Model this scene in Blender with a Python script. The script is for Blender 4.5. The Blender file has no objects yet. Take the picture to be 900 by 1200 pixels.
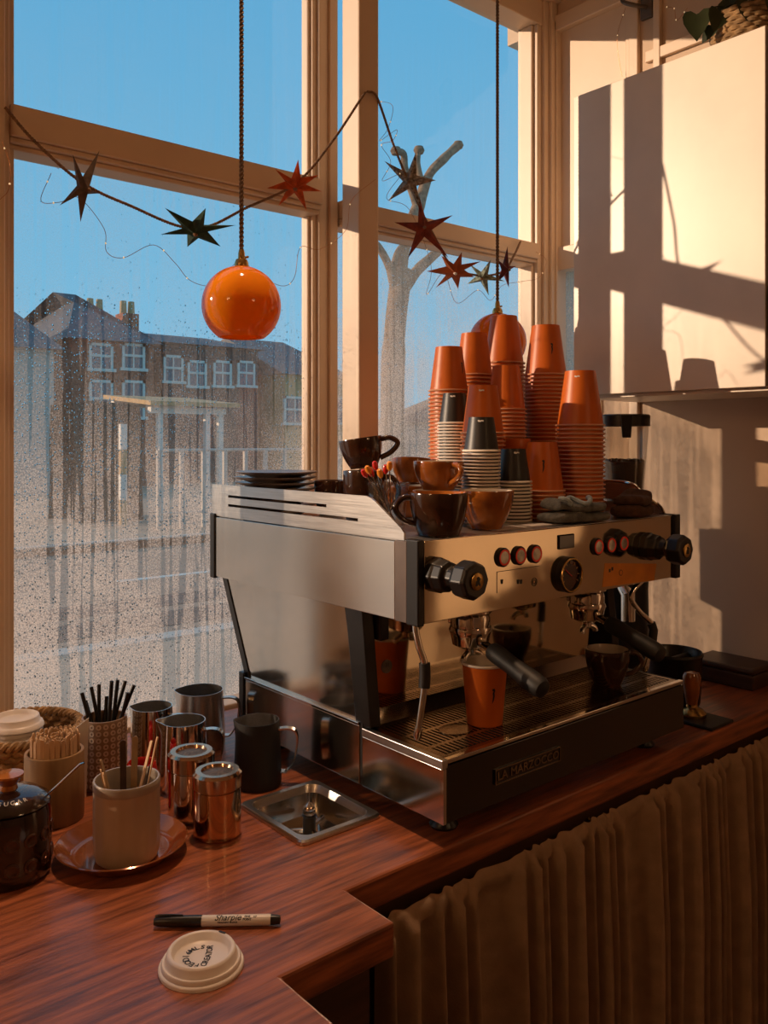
import bpy, math, random
from mathutils import Vector, Matrix, noise
random.seed(7)
SC = bpy.context.scene
COL = SC.collection
# ------------------------------------------------------------------ camera
ZC = 1.475                                   # eye height; the counter is at 0.90
FPX, HX, HY = 1000.0, 450.0, 517.0           # focal length in pixels, horizon
TH = math.atan2(1180.0, FPX)                 # world +X (along the window) lies TH to the right of the view
FW = Vector((math.cos(TH), math.sin(TH))); RT = Vector((math.sin(TH), -math.cos(TH)))
cam = bpy.data.cameras.new('camera'); cam_o = bpy.data.objects.new('camera', cam); COL.objects.link(cam_o)
cam.sensor_fit = 'AUTO'; cam.sensor_width = 36.0; cam.lens = FPX / 1200.0 * 36.0
cam.shift_y = -(600.0 - HY) / 1200.0; cam.clip_start = 0.02; cam.clip_end = 500
cam_o.location = (0, 0, ZC); cam_o.rotation_euler = (math.pi / 2, 0, math.atan2(FW.y, FW.x) - math.pi / 2)
SC.camera = cam_o
# ------------------------------------------------------------------ light
SC.view_settings.view_transform = 'Standard'; SC.view_settings.look = 'None'
SC.view_settings.gamma = 1.0; SC.view_settings.use_curve_mapping = False
SC.view_settings.exposure = 0.08
SC.cycles.use_denoising = True
SC.cycles.max_bounces = 10; SC.cycles.transparent_max_bounces = 16
SC.cycles.sample_clamp_indirect = 6.0
w = bpy.data.worlds.new('sky'); SC.world = w; w.use_nodes = True
nt = w.node_tree; nt.nodes.clear()
tc = nt.nodes.new('ShaderNodeTexCoord'); sx = nt.nodes.new('ShaderNodeSeparateXYZ')
rp = nt.nodes.new('ShaderNodeValToRGB'); bg = nt.nodes.new('ShaderNodeBackground'); wo = nt.nodes.new('ShaderNodeOutputWorld')
nt.links.new(tc.outputs['Generated'], sx.inputs[0]); nt.links.new(sx.outputs['Z'], rp.inputs[0])
nt.links.new(rp.outputs[0], bg.inputs[0]); nt.links.new(bg.outputs[0], wo.inputs[0])
rp.color_ramp.elements[0].position = 0.0; rp.color_ramp.elements[0].color = (0.22, 0.54, 0.76, 1)
rp.color_ramp.elements[1].position = 0.6; rp.color_ramp.elements[1].color = (0.085, 0.37, 0.66, 1)
bg.inputs[1].default_value = 1.0
SUN_K, SUN_EL = 1.3, math.radians(12.5)
sd = Vector((SUN_K, -1, 0)).normalized() * math.cos(SUN_EL) + Vector((0, 0, -math.sin(SUN_EL)))
sun = bpy.data.lights.new('sun', 'SUN'); sun.energy = 4.3; sun.color = (1.0, 0.71, 0.48); sun.angle = math.radians(0.6)
so = bpy.data.objects.new('sun', sun); COL.objects.link(so)
so.rotation_euler = sd.to_track_quat('-Z', 'Y').to_euler(); so.location = (-6, 9, 6)

# ------------------------------------------------------------------ pixels -> places
def pdir(px):
    return FW + RT * ((px - HX) / FPX)
def pY(px, py, Y):
    v = pdir(px); D = Y / v.y; return Vector((v.x * D, Y, ZC + (HY - py) * D / FPX))
def pX(px, py, X):
    v = pdir(px); D = X / v.x; return Vector((X, v.y * D, ZC + (HY - py) * D / FPX))
def pD(px, py, D):
    v = pdir(px) * D; return Vector((v.x, v.y, ZC + (HY - py) * D / FPX))

# ------------------------------------------------------------------ materials
def newmat(name):
    m = bpy.data.materials.new(name); m.use_nodes = True; m.node_tree.nodes.clear(); return m, m.node_tree
def N(nt, t, **kw):
    n = nt.nodes.new(t)
    for k, v in kw.items():
        if k in n.inputs: n.inputs[k].default_value = v
        else: setattr(n, k, v)
    return n
def mat(name, col, rough=0.5, metal=0.0, var=0.12, scale=12.0, bump=0.0, bscale=60.0, coat=0.0, trans=0.0, stretch=(1, 1, 1), col2=None, rvar=0.0, spec=0.5, emit=None):
    m, t = newmat(name); L = t.links.new
    out = N(t, 'ShaderNodeOutputMaterial'); b = N(t, 'ShaderNodeBsdfPrincipled')
    b.inputs['Roughness'].default_value = rough; b.inputs['Metallic'].default_value = metal
    b.inputs['Coat Weight'].default_value = coat; b.inputs['Coat Roughness'].default_value = 0.06
    b.inputs['Specular IOR Level'].default_value = spec
    c = N(t, 'ShaderNodeTexCoord'); mp = N(t, 'ShaderNodeMapping'); mp.inputs['Scale'].default_value = stretch
    L(c.outputs['Object'], mp.inputs[0])
    n = N(t, 'ShaderNodeTexNoise', Scale=scale, Detail=4.0); L(mp.outputs[0], n.inputs['Vector'])
    r = N(t, 'ShaderNodeValToRGB')
    c2 = col2 or tuple(max(0, x * (1 - 2 * var)) for x in col)
    r.color_ramp.elements[0].position = 0.32; r.color_ramp.elements[1].position = 0.68
    r.color_ramp.elements[0].color = (*c2, 1); r.color_ramp.elements[1].color = (*col, 1)
    L(n.outputs['Fac'], r.inputs[0]); L(r.outputs[0], b.inputs['Base Color'])
    if rvar:
        mr = N(t, 'ShaderNodeMapRange'); mr.inputs['To Min'].default_value = max(0, rough - rvar); mr.inputs['To Max'].default_value = rough + rvar
        L(n.outputs['Fac'], mr.inputs[0]); L(mr.outputs[0], b.inputs['Roughness'])
    if bump:
        bn = N(t, 'ShaderNodeTexNoise', Scale=bscale, Detail=5.0); L(mp.outputs[0], bn.inputs['Vector'])
        bp = N(t, 'ShaderNodeBump', Strength=bump, Distance=0.002); L(bn.outputs['Fac'], bp.inputs['Height']); L(bp.outputs[0], b.inputs['Normal'])
    if emit:
        b.inputs['Emission Color'].default_value = (*emit[0], 1); b.inputs['Emission Strength'].default_value = emit[1]
    if trans:
        tr = N(t, 'ShaderNodeBsdfTranslucent'); L(r.outputs[0], tr.inputs[0])
        mx = N(t, 'ShaderNodeMixShader'); mx.inputs[0].default_value = trans
        L(b.outputs[0], mx.inputs[1]); L(tr.outputs[0], mx.inputs[2]); L(mx.outputs[0], out.inputs[0])
    else:
        L(b.outputs[0], out.inputs[0])
    return m

def window_glass(name, z_top, z_bot, fog_top, fog_bot, drops, streak=0.6):
    """clear pane with condensation: fog that thickens downwards, run-off streaks wiped clear, and droplets"""
    m, t = newmat(name); L = t.links.new
    out = N(t, 'ShaderNodeOutputMaterial'); c = N(t, 'ShaderNodeTexCoord'); s = N(t, 'ShaderNodeSeparateXYZ'); L(c.outputs['Object'], s.inputs[0])
    def math_(op, a, b=None, clamp=False):
        n = N(t, 'ShaderNodeMath', operation=op, use_clamp=clamp)
        for i, v in enumerate((a, b)):
            if v is None: continue
            if isinstance(v, (int, float)): n.inputs[i].default_value = v
            else: L(v, n.inputs[i])
        return n.outputs[0]
    def rng(v, a, b, c_, d, smooth=False):
        n = N(t, 'ShaderNodeMapRange', clamp=True)
        if smooth: n.interpolation_type = 'SMOOTHSTEP'
        L(v, n.inputs[0])
        for i, x in zip((1, 2, 3, 4), (a, b, c_, d)): n.inputs[i].default_value = x
        return n.outputs[0]
    tr = N(t, 'ShaderNodeBsdfTransparent'); tr.inputs[0].default_value = (0.96, 0.97, 0.97, 1)
    gl = N(t, 'ShaderNodeBsdfGlossy'); gl.inputs['Roughness'].default_value = 0.01
    lw = N(t, 'ShaderNodeLayerWeight', Blend=0.5); p5 = math_('POWER', lw.outputs['Facing'], 5.0); fr = math_('ADD', math_('MULTIPLY', p5, 0.9), 0.05)
    g = N(t, 'ShaderNodeMixShader'); L(fr, g.inputs[0]); L(tr.outputs[0], g.inputs[1]); L(gl.outputs[0], g.inputs[2])
    grad = rng(s.outputs['Z'], z_top, z_bot, fog_top, fog_bot, True)
    n1 = N(t, 'ShaderNodeTexNoise', Scale=5.0, Detail=5.0); L(c.outputs['Object'], n1.inputs['Vector'])
    mp = N(t, 'ShaderNodeMapping'); mp.inputs['Scale'].default_value = (62, 62, 2.0); L(c.outputs['Object'], mp.inputs[0])
    n2 = N(t, 'ShaderNodeTexNoise', Scale=1.0, Detail=4.0, Distortion=0.35); L(mp.outputs[0], n2.inputs['Vector'])
    run = rng(n2.outputs['Fac'], 0.53, 0.58, 0.0, 1.0, True)
    runlow = math_('MULTIPLY', run, streak)
    fog = math_('MULTIPLY', grad, rng(n1.outputs['Fac'], 0.3, 0.7, 0.55, 1.25))
    vf = N(t, 'ShaderNodeTexVoronoi', Scale=330.0); L(c.outputs['Object'], vf.inputs['Vector'])
    fog = math_('MULTIPLY', fog, rng(vf.outputs['Distance'], 0.15, 0.65, 1.35, 0.55))
    fog = math_('MULTIPLY', fog, math_('SUBTRACT', 1.0, runlow), True)
    tl = N(t, 'ShaderNodeBsdfTranslucent'); tl.inputs[0].default_value = (0.74, 0.62, 0.54, 1)
    df = N(t, 'ShaderNodeBsdfDiffuse'); df.inputs[0].default_value = (0.5, 0.48, 0.46, 1)
    fb = N(t, 'ShaderNodeMixShader'); fb.inputs[0].default_value = 0.35; L(tl.outputs[0], fb.inputs[1]); L(df.outputs[0], fb.inputs[2])
    m1 = N(t, 'ShaderNodeMixShader'); L(fog, m1.inputs[0]); L(g.outputs[0], m1.inputs[1]); L(fb.outputs[0], m1.inputs[2])
    last = m1
    if drops:
        vo = N(t, 'ShaderNodeTexVoronoi', Scale=210.0); L(c.outputs['Object'], vo.inputs['Vector'])
        sc_ = N(t, 'ShaderNodeSeparateColor'); L(vo.outputs['Color'], sc_.inputs[0])
        rad = math_('MULTIPLY', sc_.outputs[0], 0.42)
        inside = math_('GREATER_THAN', rad, vo.outputs['Distance'])
        dens = rng(s.outputs['Z'], z_top + 0.1, z_top - 0.25 * (z_top - z_bot), 0.15, drops)
        pick = math_('GREATER_THAN', dens, sc_.outputs[1])
        pick2 = math_('MULTIPLY', math_('MULTIPLY', inside, pick), rng(n1.outputs['Fac'], 0.38, 0.5, 0.25, 1.0))
        bp = N(t, 'ShaderNodeBump', Strength=0.9, Distance=0.004, invert=True); L(vo.outputs['Distance'], bp.inputs['Height'])
        rf = N(t, 'ShaderNodeBsdfRefraction', IOR=1.33); rf.inputs['Roughness'].default_value = 0.05; L(bp.outputs[0], rf.inputs['Normal'])
        m2 = N(t, 'ShaderNodeMixShader'); L(pick2, m2.inputs[0]); L(m1.outputs[0], m2.inputs[1]); L(rf.outputs[0], m2.inputs[2]); last = m2
    L(last.outputs[0], out.inputs[0]); return m

def clear_glass(name, tint=(0.95, 0.95, 0.93)):
    m, t = newmat(name); L = t.links.new
    out = N(t, 'ShaderNodeOutputMaterial'); tr = N(t, 'ShaderNodeBsdfTransparent'); tr.inputs[0].default_value = (*tint, 1)
    gl = N(t, 'ShaderNodeBsdfGlossy'); gl.inputs['Roughness'].default_value = 0.03
    lw = N(t, 'ShaderNodeLayerWeight', Blend=0.35); pw = N(t, 'ShaderNodeMath', operation='POWER'); pw.inputs[1].default_value = 2.5; L(lw.outputs['Facing'], pw.inputs[0])
    ad = N(t, 'ShaderNodeMath', operation='ADD', use_clamp=True); ad.inputs[1].default_value = 0.05; L(pw.outputs[0], ad.inputs[0]); g = N(t, 'ShaderNodeMixShader')
    L(ad.outputs[0], g.inputs[0]); L(tr.outputs[0], g.inputs[1]); L(gl.outputs[0], g.inputs[2]); L(g.outputs[0], out.inputs[0]); return m

M = {}
M['paint'] = mat('cream_paint', (0.72, 0.54, 0.38), 0.42, var=0.04, scale=5, bump=0.15, bscale=40)
M['plaster'] = mat('wall_plaster', (0.62, 0.45, 0.31), 0.7, var=0.06, scale=3, bump=0.2, bscale=30)
M['cabinet'] = mat('cabinet_white', (0.80, 0.67, 0.53), 0.35, var=0.05, scale=7)
M['ceiling'] = mat('ceiling_paint', (0.75, 0.62, 0.46), 0.8)
M['floor'] = mat('floor_boards', (0.30, 0.17, 0.09), 0.5, var=0.2, scale=3, stretch=(1, 8, 1))
M['wood'] = mat('counter_wood', (0.40, 0.115, 0.042), 0.34, var=0.2, scale=7, stretch=(1.2, 14, 14), col2=(0.12, 0.034, 0.015), bump=0.35, bscale=16, rvar=0.1, coat=0.12)
M['darkwood'] = mat('dark_wood', (0.07, 0.03, 0.016), 0.45, var=0.25, scale=6, stretch=(1, 1, 10))
M['curtain'] = mat('linen_curtain', (0.42, 0.27, 0.165), 0.9, var=0.12, scale=30, bump=0.3, bscale=300, trans=0.2)
M['rod'] = mat('rod_brown', (0.20, 0.11, 0.05), 0.4)
M['steel'] = mat('polished_steel', (0.68, 0.64, 0.58), 0.13, 1.0, var=0.05, scale=9, rvar=0.06)
M['mirror'] = mat('mirror_steel', (0.80, 0.70, 0.52), 0.07, 1.0, var=0.04, scale=14, rvar=0.03, bump=0.03, bscale=10)
M['brushed'] = mat('brushed_steel', (0.66, 0.63, 0.60), 0.30, 1.0, var=0.08, scale=14, stretch=(40, 1, 40), rvar=0.06)
M['satin'] = mat('satin_steel', (0.72, 0.68, 0.62), 0.20, 1.0, var=0.06, scale=6, stretch=(1, .4, 1), rvar=0.07, bump=0.02, bscale=8)
M['chrome'] = mat('chrome', (0.72, 0.68, 0.62), 0.08, 1.0, var=0.03)
M['black'] = mat('black_plastic', (0.012, 0.010, 0.009), 0.32, var=0.2)
M['blackgloss'] = mat('black_gloss', (0.010, 0.007, 0.006), 0.10, var=0.1, coat=0.5)
M['blackmatt'] = mat('black_matt', (0.014, 0.012, 0.011), 0.55, var=0.2)
M['grate'] = mat('grate_steel', (0.42, 0.32, 0.22), 0.25, 1.0, var=0.2, scale=20)
M['dark_in'] = mat('dark_interior', (0.012, 0.009, 0.007), 0.6)
M['orange_cup'] = mat('orange_paper', (0.76, 0.165, 0.014), 0.38, var=0.05, scale=20, trans=0.22)
M['orange_rim'] = mat('orange_rim', (0.84, 0.42, 0.23), 0.4, var=0.05, trans=0.15)
M['white_rim'] = mat('white_rim', (0.82, 0.74, 0.64), 0.45, var=0.04)
M['cup_inner'] = mat('cup_inner_white', (0.78, 0.70, 0.60), 0.6, var=0.03)
M['black_cup'] = mat('black_paper', (0.018, 0.016, 0.015), 0.42, var=0.1)
M['ink'] = mat('black_ink', (0.012, 0.011, 0.012), 0.5)
M['amber'] = mat('amber_glaze', (0.48, 0.15, 0.018), 0.12, var=0.3, scale=15, coat=0.6, col2=(0.16, 0.04, 0.010))
M['brownglaze'] = mat('brown_glaze', (0.060, 0.022, 0.010), 0.14, var=0.3, scale=15, coat=0.5)
M['cream_in'] = mat('cream_glaze', (0.55, 0.47, 0.38), 0.2)
M['saucer'] = mat('grey_saucer', (0.20, 0.16, 0.14), 0.25, var=0.1)
M['copperplate'] = mat('copper_glaze_plate', (0.34, 0.10, 0.03), 0.12, 0.35, var=0.25, scale=10, coat=0.6)
M['stoneware'] = mat('stoneware', (0.50, 0.36, 0.24), 0.35, var=0.15, scale=9, coat=0.25)
M['stonerim'] = mat('stoneware_rim', (0.36, 0.29, 0.22), 0.3, var=0.1, coat=0.3)
M['bamboo'] = mat('bamboo_wood', (0.34, 0.20, 0.085), 0.5, var=0.2, scale=6, stretch=(8, 8, 1))
M['stick'] = mat('birch_stick', (0.74, 0.47, 0.25), 0.6, var=0.12, scale=8, stretch=(1, 1, .2))
M['pattern'] = mat('brown_pottery', (0.30, 0.19, 0.12), 0.4, var=0.1)
M['patternring'] = mat('pale_ring_glaze', (0.62, 0.48, 0.36), 0.4)
M['wicker'] = mat('seagrass', (0.44, 0.26, 0.11), 0.75, var=0.3, scale=50, bump=0.4, bscale=200)
M['plasticlid'] = mat('white_lid', (0.80, 0.73, 0.68), 0.35, var=0.03, trans=0.1)
M['copper'] = mat('coppery_steel', (0.62, 0.40, 0.24), 0.10, 1.0, var=0.06)
M['mesh_lid'] = mat('shaker_mesh', (0.26, 0.15, 0.08), 0.4, 0.8, var=0.4, scale=400)
M['shaker_top'] = mat('shaker_rim', (0.62, 0.42, 0.28), 0.14, 1.0)
M['red'] = mat('red_enamel', (0.62, 0.02, 0.012), 0.25, coat=0.4)
M['pot'] = mat('sugar_pot_glaze', (0.030, 0.013, 0.009), 0.14, var=0.4, scale=30, coat=0.7)
M['potinlay'] = mat('sugar_pot_inlay', (0.055, 0.02, 0.011), 0.25, coat=0.4)
M['white'] = mat('white_print', (0.8, 0.76, 0.7), 0.5)
M['marker'] = mat('marker_barrel', (0.62, 0.56, 0.50), 0.35, var=0.03)
M['lampglass'] = mat('amber_opal_glass', (0.98, 0.42, 0.015), 0.08, var=0.05, scale=3, coat=1.0, trans=0.6)
M['brass'] = mat('aged_brass', (0.62, 0.40, 0.14), 0.25, 1.0, var=0.15)
M['rope'] = mat('jute_rope', (0.30, 0.17, 0.09), 0.85, var=0.25, scale=120, bump=0.4, bscale=300)
M['cord'] = mat('brown_twisted_cord', (0.20, 0.115, 0.06), 0.8, var=0.2, scale=200)
M['wire'] = mat('copper_wire', (0.55, 0.26, 0.12), 0.3, 1.0)
M['bulb'] = mat('fairy_bulb', (1.0, 0.8, 0.5), 0.3, emit=((1.0, 0.72, 0.38), 0.5))
M['beans'] = mat('coffee_beans', (0.035, 0.016, 0.009), 0.4, var=0.3, scale=200)
M['hopper'] = clear_glass('hopper_plastic', (0.93, 0.90, 0.86))
M['tumbler'] = clear_glass('tumbler_glass', (0.95, 0.94, 0.92))
M['cloth_grey'] = mat('grey_terry', (0.16, 0.16, 0.145), 0.95, var=0.25, scale=90, bump=0.8, bscale=350)
M['hem'] = mat('pale_blue_hem', (0.38, 0.45, 0.47), 0.9, var=0.2, scale=150, bump=0.4, bscale=300)
M['cloth_brown'] = mat('brown_terry', (0.10, 0.045, 0.022), 0.95, var=0.25, scale=90, bump=0.8, bscale=350)
M['paper'] = mat('paper_sheet', (0.62, 0.56, 0.52), 0.6, var=0.04)
M['redring'] = mat('red_ring', (0.75, 0.035, 0.015), 0.3, emit=((1.0, 0.06, 0.02), 0.06))
M['button'] = mat('button_steel', (0.70, 0.68, 0.60), 0.35, 0.7, var=0.3, scale=60)
M['gaugeface'] = mat('gauge_face', (0.08, 0.022, 0.014), 0.2, var=0.5, scale=60, coat=0.6)
M['tape'] = mat('amber_patch', (0.80, 0.27, 0.015), 0.3, var=0.1, scale=25, coat=0.3)
M['leaf'] = mat('dark_leaf', (0.035, 0.045, 0.014), 0.4, var=0.25, scale=20, trans=0.1)
M['brick'] = mat('brick_red', (0.34, 0.095, 0.05), 0.85, var=0.25, scale=6)
M['slate'] = mat('slate_roof', (0.10, 0.10, 0.11), 0.7, var=0.2, scale=8)
M['render'] = mat('pale_render', (0.50, 0.44, 0.38), 0.8)
M['darkrender'] = mat('dark_cladding', (0.07, 0.06, 0.055), 0.7, var=0.2)
M['tan'] = mat('tan_render', (0.50, 0.31, 0.14), 0.8)
M['frame_white'] = mat('white_joinery', (0.74, 0.68, 0.60), 0.5, var=0.05)
M['pane'] = mat('dark_pane', (0.10, 0.14, 0.17), 0.08, var=0.1)
M['tarmac'] = mat('tarmac', (0.34, 0.22, 0.15), 0.85, var=0.15, scale=2, bump=0.2)
M['strip_dark'] = mat('dark_strip', (0.045, 0.038, 0.035), 0.8, var=0.15)
M['pavement'] = mat('pavement', (0.46, 0.32, 0.22), 0.85, var=0.1, scale=2)
M['kerb'] = mat('kerb_stone', (0.55, 0.48, 0.41), 0.8)
M['bark'] = mat('bark', (0.27, 0.17, 0.10), 0.9, var=0.3, scale=14, bump=0.6, bscale=20)
M['hedge'] = mat('hedge_leaves', (0.035, 0.04, 0.022), 0.8, var=0.4, scale=9, bump=0.6, bscale=14)
M['metalpost'] = mat('dull_metal', (0.16, 0.13, 0.11), 0.5, 0.6)
M['glass_low'] = window_glass('condensed_pane', 1.85, 1.12, 0.13, 0.92, 0.95, 0.62)
M['glass_fog'] = window_glass('added_fogged_pane', 1.72, 1.36, 0.12, 0.96, 0.0, 0.1)  # for the added window: fog shaped to pass sun only high up
M['glass_up'] = window_glass('upper_pane', 2.7, 2.05, 0.015, 0.06, 0.0)
M['glass_right'] = window_glass('right_low_pane', 2.0, 1.60, 0.32, 0.86, 0.6, 0.3)
M['glass_side'] = window_glass('side_pane', 2.0, 1.0, 0.45, 0.8, 0.2)

# ------------------------------------------------------------------ mesh builder
class MB:
    def __init__(s): s.v = []; s.f = []
    def add(s, vs, fs):
        o = len(s.v); s.v += [tuple(v) for v in vs]; s.f += [tuple(i + o for i in f) for f in fs]; return s
    def box(s, x0, x1, y0, y1, z0, z1):
        return s.add([(x0, y0, z0), (x1, y0, z0), (x1, y1, z0), (x0, y1, z0), (x0, y0, z1), (x1, y0, z1), (x1, y1, z1), (x0, y1, z1)],
                     [(0, 3, 2, 1), (4, 5, 6, 7), (0, 1, 5, 4), (1, 2, 6, 5), (2, 3, 7, 6), (3, 0, 4, 7)])
    def lathe(s, prof, seg=40, c=(0, 0, 0), sx=1.0, sy=1.0, mod=None):
        vs = []; fs = []; n = len(prof)
        for j in range(seg):
            a = 2 * math.pi * j / seg
            for (r, z) in prof:
                k = mod(a, z) if mod else 1.0
                vs.append((c[0] + r * k * sx * math.cos(a), c[1] + r * k * sy * math.sin(a), c[2] + z))
        for j in range(seg):
            k = (j + 1) % seg
            for i in range(n - 1):
                if prof[i][0] < 1e-6 and prof[i + 1][0] < 1e-6: continue
                fs.append((j * n + i, k * n + i, k * n + i + 1, j * n + i + 1))
        return s.add(vs, fs)
    def tube(s, pts, r, seg=8, caps=True, closed=False):
        pts = [Vector(p) for p in pts]; n = len(pts); vs = []; fs = []
        up = Vector((0, 0, 1)); prev = None
        for i, p in enumerate(pts):
            a = pts[i - 1] if (i or closed) else p; b = pts[(i + 1) % n] if (i < n - 1 or closed) else p
            t = (b - a).normalized()
            if prev is None:
                u = t.cross(up)
                if u.length < 1e-3: u = t.cross(Vector((1, 0, 0)))
            else: u = prev - t * prev.dot(t)
            u.normalize(); prev = u; w_ = t.cross(u); rr = r[i] if isinstance(r, (list, tuple)) else r
            for k in range(seg):
                q = 2 * math.pi * k / seg; vs.append(p + (u * math.cos(q) + w_ * math.sin(q)) * rr)
        for i in range(n if closed else n - 1):
            i2 = (i + 1) % n
            for k in range(seg):
                k2 = (k + 1) % seg; fs.append((i * seg + k, i * seg + k2, i2 * seg + k2, i2 * seg + k))
        if caps and not closed:
            fs.append(tuple(range(seg))[::-1]); fs.append(tuple((n - 1) * seg + k for k in range(seg)))
        return s.add(vs, fs)
    def prism(s, poly, axis, a, b):
        """polygon in the two other axes, extruded along axis from a to b"""
        n = len(poly)
        def P(u, v, w_): return {'x': (w_, u, v), 'y': (u, w_, v), 'z': (u, v, w_)}[axis]
        vs = [P(u, v, a) for u, v in poly] + [P(u, v, b) for u, v in poly]
        fs = [tuple(range(n))[::-1], tuple(range(n, 2 * n))] + [(i, (i + 1) % n, n + (i + 1) % n, n + i) for i in range(n)]
        return s.add(vs, fs)
    def slab(s, xs, ys, keep, z0, z1, T=lambda x, y, z: (x, y, z)):
        """cells of a grid that are kept, as one plate with walls only at its edges"""
        idx = {}; vs = []; fs = []
        def vi(i, j, t):
            if (i, j, t) not in idx: idx[(i, j, t)] = len(vs); vs.append(T(xs[i], ys[j], z1 if t else z0))
            return idx[(i, j, t)]
        K = lambda i, j: 0 <= i < len(xs) - 1 and 0 <= j < len(ys) - 1 and keep(i, j)
        for i in range(len(xs) - 1):
            for j in range(len(ys) - 1):
                if not K(i, j): continue
                fs.append((vi(i, j, 1), vi(i + 1, j, 1), vi(i + 1, j + 1, 1), vi(i, j + 1, 1)))
                fs.append((vi(i, j, 0), vi(i, j + 1, 0), vi(i + 1, j + 1, 0), vi(i + 1, j, 0)))
                for (di, dj, a, b) in ((-1, 0, (i, j + 1), (i, j)), (1, 0, (i + 1, j), (i + 1, j + 1)), (0, -1, (i, j), (i + 1, j)), (0, 1, (i + 1, j + 1), (i, j + 1))):
                    if not K(i + di, j + dj): fs.append((vi(*a, 0), vi(*b, 0), vi(*b, 1), vi(*a, 1)))
        return s.add(vs, fs)
    def tf(s, m):
        s.v = [tuple(m @ Vector(v)) for v in s.v]; return s
    def merge(s, o): return s.add(o.v, o.f)
    def mesh(s, name, m, smooth=False, ang=40):
        me = bpy.data.meshes.new(name); me.from_pydata(s.v, [], s.f); me.validate(); me.materials.append(M[m] if isinstance(m, str) else m)
        import bmesh
        bm = bmesh.new(); bm.from_mesh(me); bmesh.ops.recalc_face_normals(bm, faces=bm.faces[:])
        if smooth:
            ca = math.radians(ang)
            for f in bm.faces: f.smooth = True
            for e in bm.edges:
                if len(e.link_faces) == 2 and e.calc_face_angle(0) > ca: e.smooth = False
        bm.to_mesh(me); bm.free(); return me
    def build(s, name, m, parent=None, smooth=False, bevel=0, ang=40, segs=2):
        o = bpy.data.objects.new(name, s.mesh(name, m, smooth, ang)); COL.objects.link(o)
        if bevel:
            b = o.modifiers.new('bevel', 'BEVEL'); b.width = bevel; b.segments = segs; b.limit_method = 'ANGLE'; b.angle_limit = math.radians(35)
        if parent: attach(o, parent)
        return o
def attach(o, parent):
    """parent without moving: o was built in world coordinates"""
    o.parent = parent
    if parent.type == 'EMPTY': o.matrix_parent_inverse = Matrix.Translation(parent.location).inverted()
    return o
def local(o, parent): o.parent = parent; return o
def tag(o, label, cat, group=None, kind=None):
    o['label'] = label; o['category'] = cat
    if group: o['group'] = group
    if kind: o['kind'] = kind
    return o
def thing(name, label, cat, loc, group=None, rz=0.0):
    o = bpy.data.objects.new(name, None); COL.objects.link(o); o.location = loc; o.rotation_euler = (0, 0, rz); o.empty_display_size = 0.03
    return tag(o, label, cat, group)
def struct(o, label=None, cat=None):
    o['kind'] = 'structure'
    if label: o['label'] = label
    if cat: o['category'] = cat
    return o
def B(*a): return MB().box(*a)
def copy_tree(o, parent=None):
    c = o.copy(); COL.objects.link(c)
    if parent: c.parent = parent
    for ch in list(o.children): copy_tree(ch, c)
    return c
def text_mb(txt, size, shear=0.0, extrude=0.0, offset=0.0, align='CENTER', space=1.0):
    cu = bpy.data.curves.new('txt', 'FONT'); cu.body = txt; cu.size = size; cu.shear = shear; cu.extrude = extrude; cu.offset = offset
    cu.align_x = align; cu.align_y = 'CENTER'; cu.resolution_u = 3; cu.space_character = space
    o = bpy.data.objects.new('txt', cu); COL.objects.link(o)
    me = o.to_mesh(); mb = MB().add([v.co[:] for v in me.vertices], [tuple(p.vertices) for p in me.polygons]); o.to_mesh_clear()
    bpy.data.objects.remove(o); bpy.data.curves.remove(cu); return mb
def helix(pts, r, pitch, phase, n_per=10):
    """points winding round a polyline"""
    pts = [Vector(p) for p in pts]; out = []; acc = 0.0; step = pitch / n_per
    for a, b in zip(pts[:-1], pts[1:]):
        d = b - a; L = d.length; t = d.normalized(); u = t.cross(Vector((0.3, 1, 0.2))).normalized(); w_ = t.cross(u); n = max(1, int(L / step))
        for i in range(n):
            q = 2 * math.pi * (acc + L * i / n) / pitch + phase; out.append(a + d * (i / n) + (u * math.cos(q) + w_ * math.sin(q)) * r)
        acc += L
    out.append(pts[-1]); return out
def spline(ctrl, n=8):
    P = [Vector(c) for c in ctrl]; P = [P[0] * 2 - P[1]] + P + [P[-1] * 2 - P[-2]]; out = []
    for i in range(1, len(P) - 2):
        for k in range(n):
            t = k / n; a, b, c, d = P[i - 1:i + 3]
            out.append(0.5 * ((2 * b) + (c - a) * t + (2 * a - 5 * b + 4 * c - d) * t * t + (3 * b - a - 3 * c + d) * t ** 3))
    out.append(P[-2]); return out

# ================================================================== THE ROOM
def zz(r): return ZC + r
XL, XR, YB, YW, CE = -2.4, 2.036, -2.9, 1.63, 2.93
CT = 0.90                                     # worktop height
ZS = 0.885                                     # top of the window sill rail
struct(B(XL - .1, XR + .1, YB - .1, 1.80, -0.06, 0).build('floor', 'floor'))
struct(B(XL - .1, XR + .1, YB - .1, 1.80, CE, CE + .1).build('ceiling', 'ceiling'))
struct(B(XL - .12, XL, YB, 1.80, 0, CE).build('wall_left', 'plaster'))
struct(B(XL, XR, YB - .12, YB, 0, CE).build('wall_back', 'plaster'))
wr = MB().box(XR, XR + .12, YB, 1.323, 0, CE).box(XR, XR + .12, 1.323, 1.80, 0, ZS).box(XR, XR + .12, 1.323, 1.80, zz(1.245), CE).box(XR, XR + .12, 1.323, 1.36, ZS, zz(1.245)).box(XR + .03, XR + .12, 1.36, 1.612, zz(.545), zz(1.245))
wr.box(XR, XR + .12, 1.36, 1.455, ZS, zz(.52))
wr = struct(wr.build('wall_right', 'plaster'))
ww = MB().box(XL, XR, YW, 1.76, 0, ZS - .05).box(XL, -.62, YW, 1.76, ZS - .05, CE).box(-.62, XR, YW, 1.76, zz(1.30), CE).box(.40, .44, YW + .01, 1.70, ZS - .05, CE)
ww = struct(ww.build('wall_front', 'plaster'))
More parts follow.
